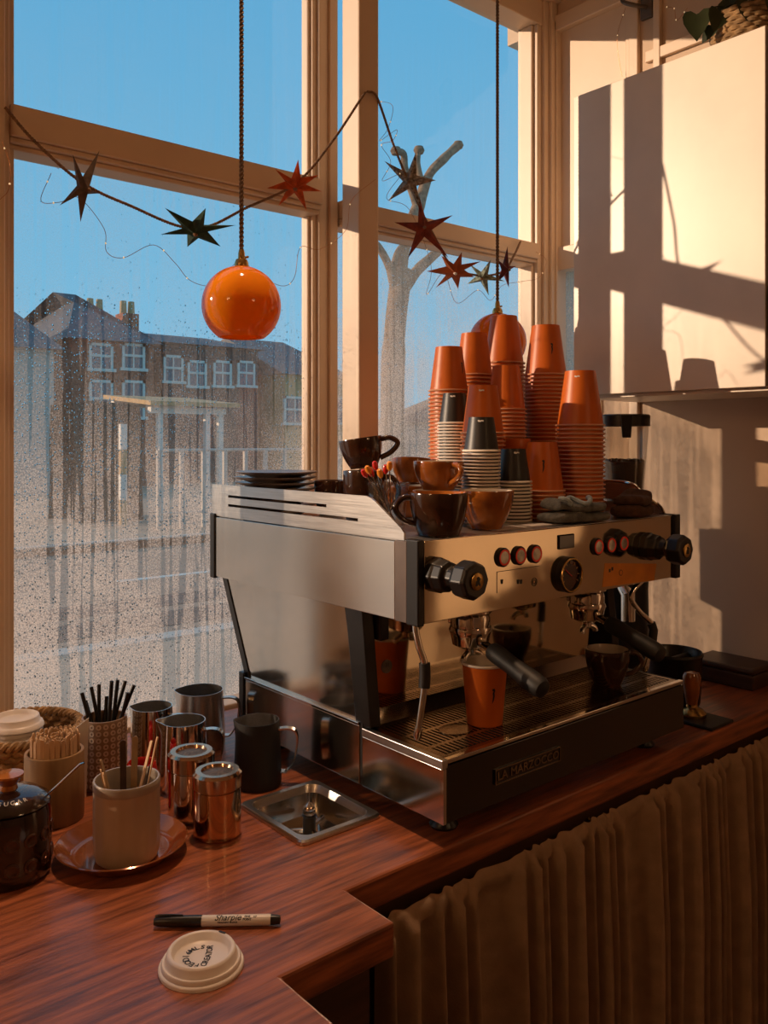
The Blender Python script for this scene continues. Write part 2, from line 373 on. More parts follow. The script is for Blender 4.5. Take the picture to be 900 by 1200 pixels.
# window_1: the big left sash, its frame, transom and panes
def frame_part(name, boxes, parent, m='paint', bevel=.003):
    mb = MB()
    for b in boxes: mb.box(*b)
    return mb.build(name, m, parent, bevel=bevel)
H1 = zz(1.228)
def pane_y(x0, x1, z0, z1, m, parent):
    return MB().add([(x0, 1.68, z0), (x1, 1.68, z0), (x1, 1.68, z1), (x0, 1.68, z1)], [(0, 1, 2, 3)]).build('glass_pane', m, parent)
w1 = struct(B(.40, 1.25, 1.615, 1.70, ZS - .05, ZS).build('window_1', 'paint', bevel=.004), 'tall sash window with a condensation-covered lower pane')
frame_part('frame_post', [(.415, .470, 1.60, 1.695, ZS, zz(1.30))], w1)
frame_part('sash_stile', [(.470, .484, 1.622, 1.69, ZS, H1), (.484, .496, 1.636, 1.69, ZS, H1)], w1)
frame_part('sash_stile', [(1.180, 1.192, 1.655, 1.70, ZS, H1), (1.172, 1.180, 1.664, 1.69, ZS, H1)], w1)
frame_part('frame_moulding', [(1.192, 1.214, 1.645, 1.70, ZS, zz(1.30)), (1.214, 1.222, 1.650, 1.70, ZS, zz(1.30)), (1.222, 1.245, 1.640, 1.70, ZS, zz(1.30))], w1)
frame_part('transom_bar', [(.484, 1.185, 1.615, 1.69, zz(.555), zz(.613)), (.484, 1.185, 1.623, 1.69, zz(.545), zz(.555)), (.484, 1.185, 1.634, 1.69, zz(.535), zz(.545))], w1)
frame_part('head_rail', [(.470, 1.25, 1.62, 1.70, H1, zz(1.30))], w1)
frame_part('bottom_rail', [(.484, 1.185, 1.62, 1.69, ZS, ZS + .022)], w1)
pane_y(.49, 1.178, ZS + .018, zz(.54), 'glass_low', w1)
pane_y(.49, 1.178, zz(.61), H1 + .01, 'glass_up', w1)
w4 = struct(B(-.62, .415, 1.615, 1.70, ZS - .05, ZS).build('added_window', 'paint', bevel=.004), 'unseen fogged window added beside the big left sash to bring in light')  # unseen window added to bring more sun and soft light indoors
frame_part('sash_stile', [(-.62, -.54, 1.622, 1.70, ZS, zz(1.30))], w4); frame_part('sash_stile', [(.385, .415, 1.622, 1.70, ZS, zz(1.30))], w4)
frame_part('transom_bar', [(-.54, .385, 1.615, 1.69, zz(.535), zz(.613))], w4); frame_part('head_rail', [(-.54, .385, 1.62, 1.70, H1, zz(1.30))], w4); frame_part('bottom_rail', [(-.54, .385, 1.62, 1.69, ZS, ZS + .022)], w4)
pane_y(-.55, .39, ZS + .018, zz(.54), 'glass_fog', w4); pane_y(-.55, .39, zz(.61), H1 + .01, 'glass_up', w4)
post = struct(B(1.198, 1.256, 1.50, 1.564, CT, CE).build('trim_1', 'paint', bevel=.004), 'square cream column standing just inside the two sash windows')
# window_2: the right sash
w2 = struct(B(1.251, 2.03, 1.615, 1.70, ZS - .05, ZS).build('window_2', 'paint', bevel=.004), 'cream sash window beyond the stacks of cups')
frame_part('sash_stile', [(1.245, 1.252, 1.65, 1.695, ZS, H1)], w2)
frame_part('sash_stile', [(1.957, 1.966, 1.636, 1.69, ZS, H1), (1.966, 1.985, 1.622, 1.69, ZS, H1)], w2)
frame_part('frame_moulding', [(1.985, 2.006, 1.612, 1.70, ZS, zz(1.30)), (2.006, 2.034, 1.602, 1.70, ZS, zz(1.30))], w2)
frame_part('transom_bar', [(1.249, 1.97, 1.617, 1.69, zz(.535), zz(.580)), (1.249, 1.97, 1.626, 1.69, zz(.525), zz(.535)), (1.249, 1.97, 1.636, 1.69, zz(.517), zz(.525))], w2)
frame_part('head_rail', [(1.251, 2.034, 1.62, 1.70, H1, zz(1.30))], w2)
frame_part('bottom_rail', [(1.249, 1.97, 1.62, 1.69, ZS, ZS + .022)], w2)
pane_y(1.249, 1.965, ZS + .018, zz(.52), 'glass_right', w2)
pane_y(1.249, 1.965, zz(.578), H1 + .01, 'glass_up', w2)
# window_3: return of the bay in the right wall: painted panel above, narrow pane below
w3 = struct(B(XR - .012, XR + .06, 1.33, 1.615, ZS - .03, ZS).build('window_3', 'paint'), 'narrow return window with a painted panel above it')
frame_part('frame_moulding', [(XR - .012, XR + .1, 1.323, 1.352, ZS, zz(1.245)), (XR - .006, XR + .06, 1.352, 1.366, zz(.56), zz(1.23)), (XR - .014, XR + .1, 1.596, 1.614, ZS, zz(1.245)), (XR - .014, XR + .1, 1.323, 1.614, zz(1.215), zz(1.262)), (XR - .008, XR + .1, 1.352, 1.60, zz(.505), zz(.575)), (XR - .008, XR + .1, 1.445, 1.468, ZS, zz(.52))], w3)
frame_part('painted_panel', [(XR + .008, XR + .028, 1.36, 1.60, zz(.56), zz(1.225))], w3)
MB().add([(XR + .03, 1.46, ZS), (XR + .03, 1.60, ZS), (XR + .03, 1.60, zz(.52)), (XR + .03, 1.46, zz(.52))], [(0, 1, 2, 3)]).build('glass_pane', 'glass_side', w3)
struct(MB().box(1.25, XR, 1.585, 1.66, zz(1.30), zz(1.335)).box(1.25, XR, 1.57, 1.66, zz(1.335), zz(1.36)).build('trim_2', 'paint', bevel=.003), 'cream cornice above the window heads')
struct(MB().box(XR - .012, XR, .2, 1.30, zz(1.02), zz(1.05)).box(XR - .014, XR, 1.255, 1.275, zz(.86), zz(1.35)).build('trim_3', 'paint', bevel=.002), 'thin picture rail and moulding on the plaster wall')

# ---------------------------------------------------------------- counter
xs = [-1.2, .508, .67, .700, .832, XR - .004]; ys = [.30, .77, .865, 1.006, 1.160, 1.612]
def keep(i, j):
    if i == 3 - 0 and j == 3: return False           # cut-out for the rinser
    if i == 0: return True
    if i == 1: return j >= 1
    return j >= 2
counter = MB().slab(xs, ys, keep, CT - .042, CT).build('worktop', 'wood', bevel=.004)
tag(counter, 'reddish brown wooden worktop with a stepped front edge', 'worktop')
cb = thing('counter_base', 'dark wooden counter base under the stepped worktop', 'counter', (.4, 1.2, 0))
MB().box(-1.2, .49, .35, .38, 0, CT - .043).box(.47, .49, .38, .80, 0, CT - .043).build('front_panel', 'darkwood', cb)
MB().box(.49, .655, .80, .82, 0, CT - .043).box(.64, .655, .82, .93, 0, CT - .043).build('corner_panel', 'darkwood', cb)
B(.655, XR - .006, 1.30, 1.32, 0, CT - .043).build('back_panel', 'darkwood', cb)
B(.69, XR - .006, .874, .892, CT - .085, CT - .043).build('rail_board', 'darkwood', cb)
# curtain on its rod
rod = thing('curtain_rod', 'brown curtain rod running under the worktop edge', 'rod', (1.3, .862, .83))
MB().tube([(.668, .862, .832), (XR - .008, .862, .832)], .0075, 10).build('pole', 'rod', rod, smooth=True)
for xx in (.71, 1.19, 1.60, 1.98):
    MB().tube([(xx, .862, .8395), (xx, .866, .8395), (xx, .8715, .842)], .004, 6).build('bracket', 'brass', rod, smooth=True)
def curtain():
    mb = MB(); nx, nz = 420, 26; x0, x1 = .715, XR - .03; vs = []; fs = []
    for i in range(nx + 1):
        u = i / nx; x = x0 + (x1 - x0) * u
        ph = 62 * 2 * math.pi * (u * .5 + .007 * math.sin(u * 19) + .006 * math.sin(u * 47 + 1))
        for j in range(nz + 1):
            t = (j / nz) ** 1.9; z = .8475 - t * .81
            amp = .010 + .012 * min(1, t * 3)
            y = .850 + amp * math.sin(ph + .6 * math.sin(t * 3 + u * 20)) + .006 * math.sin(ph * .37 + 2)
            zr = (z - .832) / .0165
            if abs(zr) < 1: y = min(y, .862 - .0125 * math.sqrt(1 - zr * zr) - .0022 * math.sin(ph * 1.5)) if zr < -.4 else .862 - .0125 * math.sqrt(1 - zr * zr) - .0022 * math.sin(ph * 1.5)
            vs.append((x + .006 * math.sin(ph * .5 + t * 2) * t, y, z + .0025 * math.sin(ph * 1.0) * (1 - t)))
    for i in range(nx):
        for j in range(nz):
            a = i * (nz + 1) + j; fs.append((a, a + nz + 1, a + nz + 2, a + 1))
    return mb.add(vs, fs)
cu = curtain().build('curtain', 'curtain', smooth=True, ang=180)
tag(cu, 'gathered brown linen curtain hanging below the worktop', 'curtain')

# ---------------------------------------------------------------- wall cabinet
CX, CY0, CY1, CZ0, CZ1 = 1.75, .838, 1.328, zz(.106), zz(.864)
cab = thing('wall_cabinet', 'white flat-fronted wall cabinet catching patches of sunlight', 'cabinet', (1.9, 1.08, CZ0))
B(CX + .02, XR - .001, CY0, CY1, CZ0, CZ1).build('carcass', 'cabinet', cab, bevel=.001)
B(CX, CX + .018, CY0 + .002, CY1, CZ0 + .008, CZ1).build('door', 'cabinet', cab, bevel=.0015)
cab2 = thing('cupboard', 'brown wooden cupboard standing edge to edge with the white cabinet', 'cabinet', (1.9, .6, CZ0))
B(CX + .02, XR - .001, .34, CY0 - .006, CZ0, CZ1).build('carcass', 'darkwood', cab2, bevel=.001)
B(CX - .002, CX + .018, .345, CY0 - .006, CZ0 + .004, CZ1).build('door', 'darkwood', cab2, bevel=.0015)

# ---------------------------------------------------------------- globe lamps added behind the camera as warm fill
def fill_lamp(x, y, z, power, label):
    t = thing('fill_globe_lamp', label, 'lamp', (x, y, CE - .02))
    local(MB().tube([(0, 0, .0), (0, 0, z - CE + .16)], .004, 6).build('cord', 'cord'), t)
    local(MB().lathe([(0, .02), (.05, .02), (.05, 0), (0, 0)], 20).build('ceiling_rose', 'brass', smooth=True), t)
    o = local(MB().lathe([(.13 * math.sin(a), .13 * math.cos(a)) for a in [i * math.pi / 16 for i in range(17)]], 28, (0, 0, z - CE + .02)).build('fill_globe', LG, smooth=True), t)
    li = bpy.data.lights.new('fill_light', 'POINT'); li.energy = power; li.color = (1.0, .54, .25); li.shadow_soft_size = .14
    lo = bpy.data.objects.new('fill_light', li); COL.objects.link(lo); lo.parent = t; lo.location = (0, 0, z - CE + .02)
LG = mat('fill_globe_glow', (1, .8, .55), .4, emit=((1.0, .62, .30), 4.0))
fill_lamp(-1.5, .45, 2.15, 90, 'opal globe lamp added out of view as warm fill near the left wall')
fill_lamp(.95, -1.0, 2.05, 34, 'opal globe lamp added out of view as warm fill near the back wall')

# unseen ceiling spotlight added to brighten the worktop
tsp = thing('added_spotlight', 'unseen black spotlight added to brighten the worktop', 'spotlight', (.80, 1.32, CE - .001))
local(MB().lathe([(0, 0), (.05, 0), (.05, -.02), (0, -.02)], 24).build('ceiling_plate', 'black', smooth=True), tsp)
dv = (Vector((.50, .93, CT)) - Vector((.80, 1.32, CE - .10))).normalized(); qm = Matrix.Translation((0, 0, -.10)) @ (-dv).to_track_quat('Z', 'Y').to_matrix().to_4x4()
local(MB().lathe([(0, .075), (.035, .075), (.04, .06), (.045, -.02), (.041, -.02), (.036, .055), (0, .06)], 24).tf(qm).build('lamp_can', 'black', smooth=True), tsp)
local(MB().tube([(0, 0, -.02), (0, 0, -.06)], .008, 8).build('swivel', 'black', smooth=True), tsp)
sl = bpy.data.lights.new('fill_spot', 'SPOT'); sl.energy = 64; sl.color = (1.0, .62, .36); sl.spot_size = math.radians(62); sl.spot_blend = .8; sl.shadow_soft_size = .035
slo = bpy.data.objects.new('fill_spot', sl); COL.objects.link(slo); slo.parent = tsp; slo.location = Vector((0, 0, -.10)) + dv * .025; slo.rotation_euler = dv.to_track_quat('-Z', 'Y').to_euler()

# ================================================================== OUTSIDE
tag(struct(B(-60, 90, 1.9, 6.0, -.14, -.02).build('pavement', 'pavement')), 'grey pavement along the window', 'pavement')
tag(struct(B(-60, 90, 6.0, 12.2, -.30, -.14).build('road', 'tarmac')), 'tarmac road outside the window', 'road')
tag(struct(B(-60, 90, 12.2, 60, -.30, -.02).build('far_pavement', 'pavement')), 'paved ground beyond the road', 'pavement')
tag(B(-30, 60, 5.95, 6.14, -.14, -.005).build('kerb', 'kerb'), 'pale kerb stone of the near pavement', 'kerb')
tag(B(-30, 60, 12.2, 12.36, -.14, .0).build('kerb', 'kerb'), 'pale kerb stone of the far pavement', 'kerb')
for (y0, y1, a, b, lb) in ((6.9, 7.5, 1.0, 5.2, 'wide'), (7.75, 8.3, 1.0, 5.4, 'narrow')):
    tag(B(a, b, y0, y1, -.141, -.134).build('road_strip', 'strip_dark'), 'dark %s strip on the road' % lb, 'road patch')  # thin dark strips laid flat on the road
tag(B(4.0, 12, 9.4, 9.52, -.141, -.135).build('road_line', 'frame_white'), 'white painted line on the road', 'road line')

def house(name, label, x0, x1, y, depth, h_eave, h_ridge, wallm, wins, chim=None, hip=0.0, roofm='slate'):
    t = thing(name, label, 'building', ((x0 + x1) / 2, y, 0))
    B(x0, x1, y, y + depth, -.1, h_eave).build('wall', wallm, t)
    e = .25; mb = MB(); mx = y + depth / 2
    mb.add([(x0 - e, y - e, h_eave), (x1 + e, y - e, h_eave), (x1 + e, y + depth + e, h_eave), (x0 - e, y + depth + e, h_eave), (x0 + hip, mx, h_ridge), (x1 - hip, mx, h_ridge)],
           [(0, 1, 5, 4), (2, 3, 4, 5), (1, 2, 5), (3, 0, 4), (3, 2, 1, 0)])
    r = mb.build('roof', roofm, t)
    if chim:
        for (cx, cw, ch) in chim:
            B(cx - cw, cx + cw, mx - .5, mx + .2, h_eave, ch).build('chimney', 'brick', t)
            for q in (-.5, .5): MB().lathe([(.14, 0), (.12, .5), (.10, .5), (.10, 0)], 10, (cx + cw * q, mx - .15, ch)).build('chimney_pot', 'tan', t)
    for (wx, wz, ww_, wh) in wins:
        f = MB().box(wx - ww_, wx - ww_ + .09, y - .06, y + .05, wz - wh, wz + wh).box(wx + ww_ - .09, wx + ww_, y - .06, y + .05, wz - wh, wz + wh).box(wx - ww_, wx + ww_, y - .06, y + .05, wz + wh - .09, wz + wh).box(wx - ww_ - .08, wx + ww_ + .08, y - .12, y + .05, wz - wh - .1, wz - wh).box(wx - ww_, wx + ww_, y - .07, y + .05, wz - .04, wz + .04).box(wx - .025, wx + .025, y - .05, y + .05, wz - wh, wz + wh).build('window', 'frame_white', t)
        B(wx - ww_ + .05, wx + ww_ - .05, y - .02, y + .03, wz - wh + .02, wz + wh - .05).build('pane', 'pane', f)
    return t
Yh = 27.0
def hp(px, py): return pY(px, py, Yh)
a, b = hp(84, 500), hp(180, 500)
wins = [(hp(px, py).x, hp(px, py).z, .40, hh) for px, py, hh in ((118, 417, .41), (156, 417, .41), (118, 467, .60), (156, 467, .60), (118, 503, .32))]
house('brick_house', 'red brick house with white sash windows and slate roof', a.x, b.x, Yh, 9, hp(130, 400).z, hp(130, 322).z, 'brick', wins, [(hp(170, 300).x, .35, hp(200, 352).z)], 1.8)
a, b = hp(200, 500), hp(312, 500)
wins = [(hp(px, py).x, hp(px, py).z, .38, .45) for px, py in ((212, 430), (240, 436), (270, 436), (298, 436))]
house('dark_terrace', 'dark terraced house with a brick chimney stack', a.x, b.x, Yh + .6, 8, hp(230, 402).z, hp(230, 375).z, 'darkrender', wins, [(hp(212, 400).x, .32, hp(200, 350).z)])
a, b = hp(334, 500), hp(405, 500)
wins = [(hp(px, py).x, hp(px, py).z, .5, .5) for px, py in ((345, 480), (366, 480), (392, 480))]
house('tan_house', 'tan rendered house with a low grey roof', a.x, b.x, Yh, 9, hp(360, 440).z, hp(360, 385).z, 'tan', wins)
a, b = hp(-90, 500), hp(84, 500)
house('pale_house', 'pale rendered house beside the brick house', a.x, b.x - 1.6, Yh - 3, 9, hp(30, 420).z, hp(30, 350).z, 'render', [])
a, b = pY(487, 500, 30), pY(530, 500, 30)
house('pale_terrace', 'pale terrace house seen low through the right sash', a.x, b.x, 25, 8, zz(.9), zz(2.0), 'render', [(pY(487, 500, 30).x, zz(.0), .5, .5), (pY(507, 500, 30).x, zz(0), .5, .5)])
# canopy with white posts
cn = thing('timber_canopy', 'white timber canopy on slim posts in front of the dark house', 'canopy', (pY(215, 560, 15).x, 15, 0))
x0, x1 = pY(186, 500, 15).x, pY(262, 500, 15).x; zt = pY(220, 478, 15).z
for yb, dz in ((14.9, 0), (16.6, .17)): B(x0 - .2, x1, yb, yb + .15, zt - .12 + dz, zt + dz).build('beam', 'frame_white', cn)
MB().prism([(14.7, zt + .02), (16.9, zt + .22), (16.9, zt + .30), (14.7, zt + .10)], 'x', x0 - .3, x1 + .2).build('roof_sheet', 'tan', cn)
for xx in (x0, (x0 + x1) / 2 + .3, x1 - .1): B(xx - .05, xx + .05, 14.92, 15.02, -.02, zt - .1).build('post', 'frame_white', cn)
# railings
fn = thing('railing_fence', 'pale metal railing along the far pavement', 'fence', (pY(270, 560, 13.4).x, 13.4, 0))
xa, xb = pY(186, 560, 13.4).x, pY(400, 560, 13.4).x; zt = pY(280, 527, 13.4).z
MB().tube([(xa, 13.4, zt), (xb, 13.4, zt)], .03, 6).build('top_rail', 'kerb', fn)
MB().tube([(xa, 13.4, .25), (xb, 13.4, .25)], .025, 6).build('bottom_rail', 'kerb', fn)
k = 0; xx = xa
while xx < xb:
    B(xx - .035, xx + .035, 13.37, 13.43, -.02, zt).build('railing_bar', 'kerb', fn); xx += .42
# dark hedge and black railing under the brick house
hx0, hx1 = pY(72, 560, 16).x, pY(150, 560, 16).x
hm = MB(); nx, nz = 40, 14
vs = []
for i in range(nx + 1):
    for j in range(nz + 1):
        aa = j / nz * math.pi; p = Vector((hx0 + (hx1 - hx0) * i / nx, 16 - .7 * math.cos(aa), -.02 + 2.2 * min(1, math.sin(aa) * 1.6)))
        vs.append(p + Vector((0, -1, .5)) * .18 * noise.noise(p * 2.3))
fs = [(i * (nz + 1) + j, (i + 1) * (nz + 1) + j, (i + 1) * (nz + 1) + j + 1, i * (nz + 1) + j + 1) for i in range(nx) for j in range(nz)]
tag(hm.add(vs, fs).build('hedge', 'hedge', smooth=True, ang=180), 'dark hedge in front of the brick house', 'hedge')
sp = thing('sign_post', 'orange and white striped post in front of the hedge', 'post', (pY(144, 580, 14.6).x, 14.6, 0))
px_ = pY(144, 580, 14.6).x
for q, mm in enumerate(('tan', 'frame_white', 'tan', 'frame_white')): B(px_ - .06, px_ + .06, 14.55, 14.65, -.02 + q * .45, -.02 + (q + 1) * .45).build('post_band', mm, sp)
# pollarded tree
tr = thing('pollarded_tree', 'bare pollarded tree with stubby cut branches', 'tree', (pY(462, 600, 9).x, 9, -.02))
def tp(px, py): return pY(px, py, 9)
MB().tube(spline([(tp(462, 500).x, 9, -.1), tp(460, 480), tp(462, 400), tp(468, 340), tp(474, 318)], 6), [.17] * 12 + [.15] * 13, 12).build('trunk', 'bark', tr, smooth=True)
for k, (pts, r0, r1) in enumerate((([(470, 345), (488, 318), (505, 302), (522, 285)], .12, .09), ([(466, 340), (473, 300), (480, 262)], .12, .10), ([(463, 345), (457, 315), (444, 290), (434, 282)], .10, .06), ([(460, 318), (466, 295), (474, 285)], .07, .05),
        ([(490, 250), (502, 207), (520, 186), (537, 170)], .10, .085), ([(494, 214), (489, 192), (491, 176)], .07, .055), ([(480, 262), (492, 235), (500, 209)], .11, .10), ([(488, 240), (475, 200), (473, 181), (464, 177)], .08, .06))):
    P = spline([tp(*p) for p in pts], 5); n = len(P); r0 *= .72; r1 *= .75
    br = MB().tube(P, [r0 + (r1 - r0) * i / (n - 1) + .012 * noise.noise(P[i] * 4) for i in range(n)], 9).build('branch', 'bark', tr, smooth=True)
    if k in (4, 5, 7): MB().lathe([(0, -.07), (.06, -.05), (.082, 0), (.06, .05), (0, .065)], 10, P[-1]).build('knuckle', 'bark', br, smooth=True)

# ================================================================== ESPRESSO MACHINE
MX0, MX1, YP, YK = .843, 1.545, .918, 1.53
ZT, ZB = zz(-.147), zz(-.269)
TX1, TY0, TZ, TB = 1.478, .866, zz(-.453), zz(-.543)
em = thing('espresso_machine', 'two-group stainless steel espresso machine on the worktop by the window', 'espresso machine', (1.19, 1.2, CT))
def LY(prof, c, seg=36, **k):
    """lathe whose axis points out of the front panel (-Y)"""
    return MB().lathe(prof, seg, **k).tf(Matrix.Translation(Vector(c)) @ Matrix.Rotation(math.pi / 2, 4, 'X'))
B(MX0 + .005, MX1 - .005, YP + .006, YK - .003, ZB, ZT - .003).build('upper_housing', 'blackmatt', em)
B(MX0, MX0 + .005, .970, 1.514, ZB, ZT - .004).build('upper_side_panel', 'satin', em, bevel=.001)
B(MX0, MX0 + .005, .9435, .9695, ZB - .001, ZT - .002).build('corner_strip', 'saucer', em, bevel=.001)
B(MX0 - .001, MX0 + .012, .917, .943, ZB - .003, ZT + .002).build('corner_trim', 'black', em, bevel=.002)
B(MX0 - .003, MX0 + .006, 1.514, 1.532, ZB - .004, ZT + .003).build('corner_trim', 'black', em, bevel=.002)
B(MX1 - .018, MX1, .912, .950, ZB - .002, ZT + .002).build('corner_trim', 'black', em, bevel=.002)
B(MX1 - .005, MX1 - .001, .952, YK - .003, ZB, ZT - .004).build('upper_side_panel', 'brushed', em, bevel=.001)
fp = B(MX0 + .0125, MX1 - .0185, YP, YP + .0055, ZB, ZT).build('front_panel', 'mirror', em, bevel=.0015)
B(MX0 + .006, MX1 - .004, YP + .002, YK, ZT - .003, ZT + .0005).build('cup_tray', 'brushed', em)
# slotted side rails round the cup tray
def rail(x0, x1, name='side_rail'):
    y0, y1 = 1.04, 1.53; zb, zt = ZT - .001, zz(-.086)
    ys_ = [y0, 1.06, 1.144, 1.466, y1]; zs_ = [zb, zz(-.1275), zz(-.1225), zz(-.110), zz(-.105), zt]
    def kp(i, j):
        if j == 1 and 1 <= i <= 2: return False
        if j == 3 and i == 2: return False
        return True
    m = MB().slab(ys_, zs_, kp, x0, x1, T=lambda y, z, x: (x, y, z))
    m.prism([(y0, zb), (y0, zt), (1.030, zz(-.088)), (1.018, zz(-.093)), (.957, zz(-.130)), (.950, zz(-.137)), (.950, zb)], 'x', x0, x1)
    return m.build(name, 'brushed', em)
rail(MX0 + .001, MX0 + .0045); rail(MX1 - .006, MX1 - .0025)
MB().tube(spline([(MX1 - .004, 1.50, zz(-.086)), (MX1 - .004, 1.2, zz(-.086)), (MX1 - .004, 1.04, zz(-.086)), (MX1 - .004, 1.00, zz(-.103)), (MX1 - .004, .958, zz(-.130)), (MX1 - .004, .946, zz(-.146))], 6), .0035, 8).build('rail_edge', 'chrome', em, smooth=True)
B(MX0 + .01, MX1 - .01, 1.524, 1.528, ZT, zz(-.095)).build('back_rail', 'brushed', em)
# front panel controls
for px, py in ((588.5, 653), (607.5, 651), (626, 649), (699, 640.5), (714, 638.5), (728.5, 636.5)):
    p = pY(px, py, YP); c = (p.x, YP, p.z)
    bt = LY([(0, -.001), (.0155, -.001), (.0155, .004), (.0135, .006), (.0128, .004), (0, .004)], c, 28).build('button', 'black', em, smooth=True)
    LY([(.0098, .004), (.0128, .0045), (.0125, .0066), (.0104, .0066), (.0098, .005)], c, 28).build('red_ring', 'redring', bt, smooth=True)
    LY([(0, .0038), (.0100, .0038), (.0098, .0058), (.005, .0063), (0, .0064)], c, 28).build('button_cap', 'button', bt, smooth=True)
p = pY(663, 634.5, YP); B(p.x - .0215, p.x + .0215, YP - .003, YP + .002, p.z - .0125, p.z + .0125).build('display', 'blackgloss', em, bevel=.002)
p = pY(664, 673, YP); c = (p.x, YP, p.z)
g_ = LY([(0, -.001), (.031, -.001), (.031, .010), (.029, .012), (.0265, .012), (.0255, .006), (0, .006)], c, 44).build('pressure_gauge', 'black', em, smooth=True)
LY([(.0262, .0115), (.0272, .0132), (.0288, .0132), (.0296, .0115)], c, 44).build('gauge_bezel', 'brass', g_, smooth=True)
LY([(0, .0062), (.0253, .0062), (.0253, .0072), (0, .0074)], c, 44).build('gauge_dial', 'gaugeface', g_, smooth=True)
for an in range(-120, 121, 30):
    q = math.radians(an); B(-.0006, .0006, -.0088, -.0076, .019, .0235).tf(Matrix.Translation(Vector(c)) @ Matrix.Rotation(q, 4, 'Y')).build('dial_tick', 'tan', g_)
B(-.0007, .0007, -.0092, -.008, -.004, .018).tf(Matrix.Translation(Vector(c)) @ Matrix.Rotation(math.radians(-55), 4, 'Y')).build('gauge_needle', 'red', g_)
def octo(r): return [(r * math.cos(math.pi / 8 + i * math.pi / 4), r * math.sin(math.pi / 8 + i * math.pi / 4)) for i in range(8)]
for kx, kz in ((.878, zz(-.198)), (1.432, zz(-.200))):
    c = (kx, YP, kz)
    kn = LY([(0, 0), (.027, 0), (.027, .012), (.025, .016), (.023, .030), (.016, .034), (.015, .046), (.020, .050), (.0265, .054), (.0285, .060), (.0285, .078), (.025, .084), (0, .084)], c, 8).build('steam_knob', 'black', em)
    b_ = kn.modifiers.new('bevel', 'BEVEL'); b_.width = .002; b_.segments = 2
    LY([(0, .0845), (.0125, .0845), (.0125, .086), (.011, .087), (0, .087)], c, 28).build('knob_badge', 'brass', kn, smooth=True)
    MB().prism([(kx + u_ * .001, kz + v_ * .001) for u_, v_ in ((-5, -6), (-1, -6), (0, -2), (2, -6), (5, -6), (3, 0), (5, 4), (1, 7), (-3, 6), (-1, 2), (-4, 1))], 'y', YP - .0876, YP - .0871).build('badge_emblem', 'ink', kn)
# etched pictograms and a thin amber patch on the front panel
e0, e1 = pY(582, 672, YP), pY(632, 664, YP)
B(e0.x, e1.x, YP - .0006, YP, e1.z + .001, e1.z + .0018).build('etched_line', 'ink', fp)
B(e0.x, e0.x + .0008, YP - .0006, YP, e1.z - .032, e1.z + .001).build('etched_line', 'ink', fp)
for k, px in enumerate((588, 607, 610.5, 626)):
    p = pY(px, 682, YP)
    if k < 3: MB().prism([(p.x - .003, p.z + .004), (p.x + .003, p.z + .004), (p.x + .002, p.z - .003), (p.x - .002, p.z - .003)], 'y', YP - .0006, YP).build('cup_icon', 'ink', fp)
    else:
        for r_ in (.003, .006): LY([(r_, 0), (r_ + .001, 0), (r_ + .001, .0006), (r_, .0006)], (p.x, YP, p.z), 24).build('ring_icon', 'ink', fp)
st = [pY(*q, YP) for q in ((709, 660), (769, 660.5), (766, 680), (706, 688))]
sk = MB().prism([(v.x, v.z) for v in st][::-1], 'y', YP - .0008, YP).build('amber_patch', 'tape', fp)
for dx in (0, .008):
    p = pY(713, 668, YP); B(p.x + dx, p.x + dx + .005, YP - .0014, YP - .0008, p.z - .004 + dx * .3, p.z + .002 + dx * .3).build('cup_icon', 'ink', sk)
p = pY(727, 671, YP); LY([(.0045, 0), (.0055, 0), (.0055, .0014), (.0045, .0014)], (p.x, YP, p.z), 24).build('ring_icon', 'ink', sk)
# middle: backsplash, slanted side panel, black pillars
B(MX0 + .03, MX1 - .035, 1.075, 1.44, TB + .005, ZB).build('inner_body', 'blackmatt', em)
B(MX0 + .016, MX1 - .02, 1.0655, 1.074, TZ - .002, ZB).build('backsplash', 'mirror', em)
MB().prism([(1.0655, TZ + .018), (1.0655, TZ - .002), (1.048, TZ - .002)], 'x', MX0 + .02, MX1 - .03).build('splash_lip', 'steel', em)
def sidepoly(x, pts, x2): return MB().prism([(v.y, v.z) for v in (pX(px, py, x) for px, py in pts)], 'x', x, x2)
def side_pair(name, pts, m, t=.004, inset=.006, bevel=0):
    sidepoly(MX0 + inset, pts, MX0 + inset + t).build(name, m, em, bevel=bevel)
    P = [pX(px, py, MX0 + inset) for px, py in pts]
    MB().prism([(v.y, v.z) for v in P], 'x', MX1 - .03 - t, MX1 - .03).build(name, m, em, bevel=bevel)
side_pair('middle_side_panel', [(264, 678), (404, 711), (419, 844), (292, 795)], 'steel')
side_pair('pillar', [(404, 708), (424, 712), (434, 854), (417, 850)], 'black', .022, .003, .0015)
side_pair('rear_pillar', [(260, 674), (265, 676), (293, 796), (288, 796)], 'black', .012, .004)
B(MX0 + .03, MX0 + .05, 1.040, 1.0655, ZB - .05, ZB - .006).build('switch_box', 'black', em, bevel=.003)
p = pY(453, 781, 1.0655); LY([(0, 0), (.011, 0), (.011, .0012), (.0105, .0016), (0, .0016)], (p.x, 1.0655, p.z), 28).build('round_badge', 'saucer', em)
text_mb('31', .009, 0, .0002).tf(Matrix.Translation((p.x, 1.0655 - .0019, p.z + .003)) @ Matrix.Rotation(math.pi / 2, 4, 'X')).build('badge_number', 'ink', em)
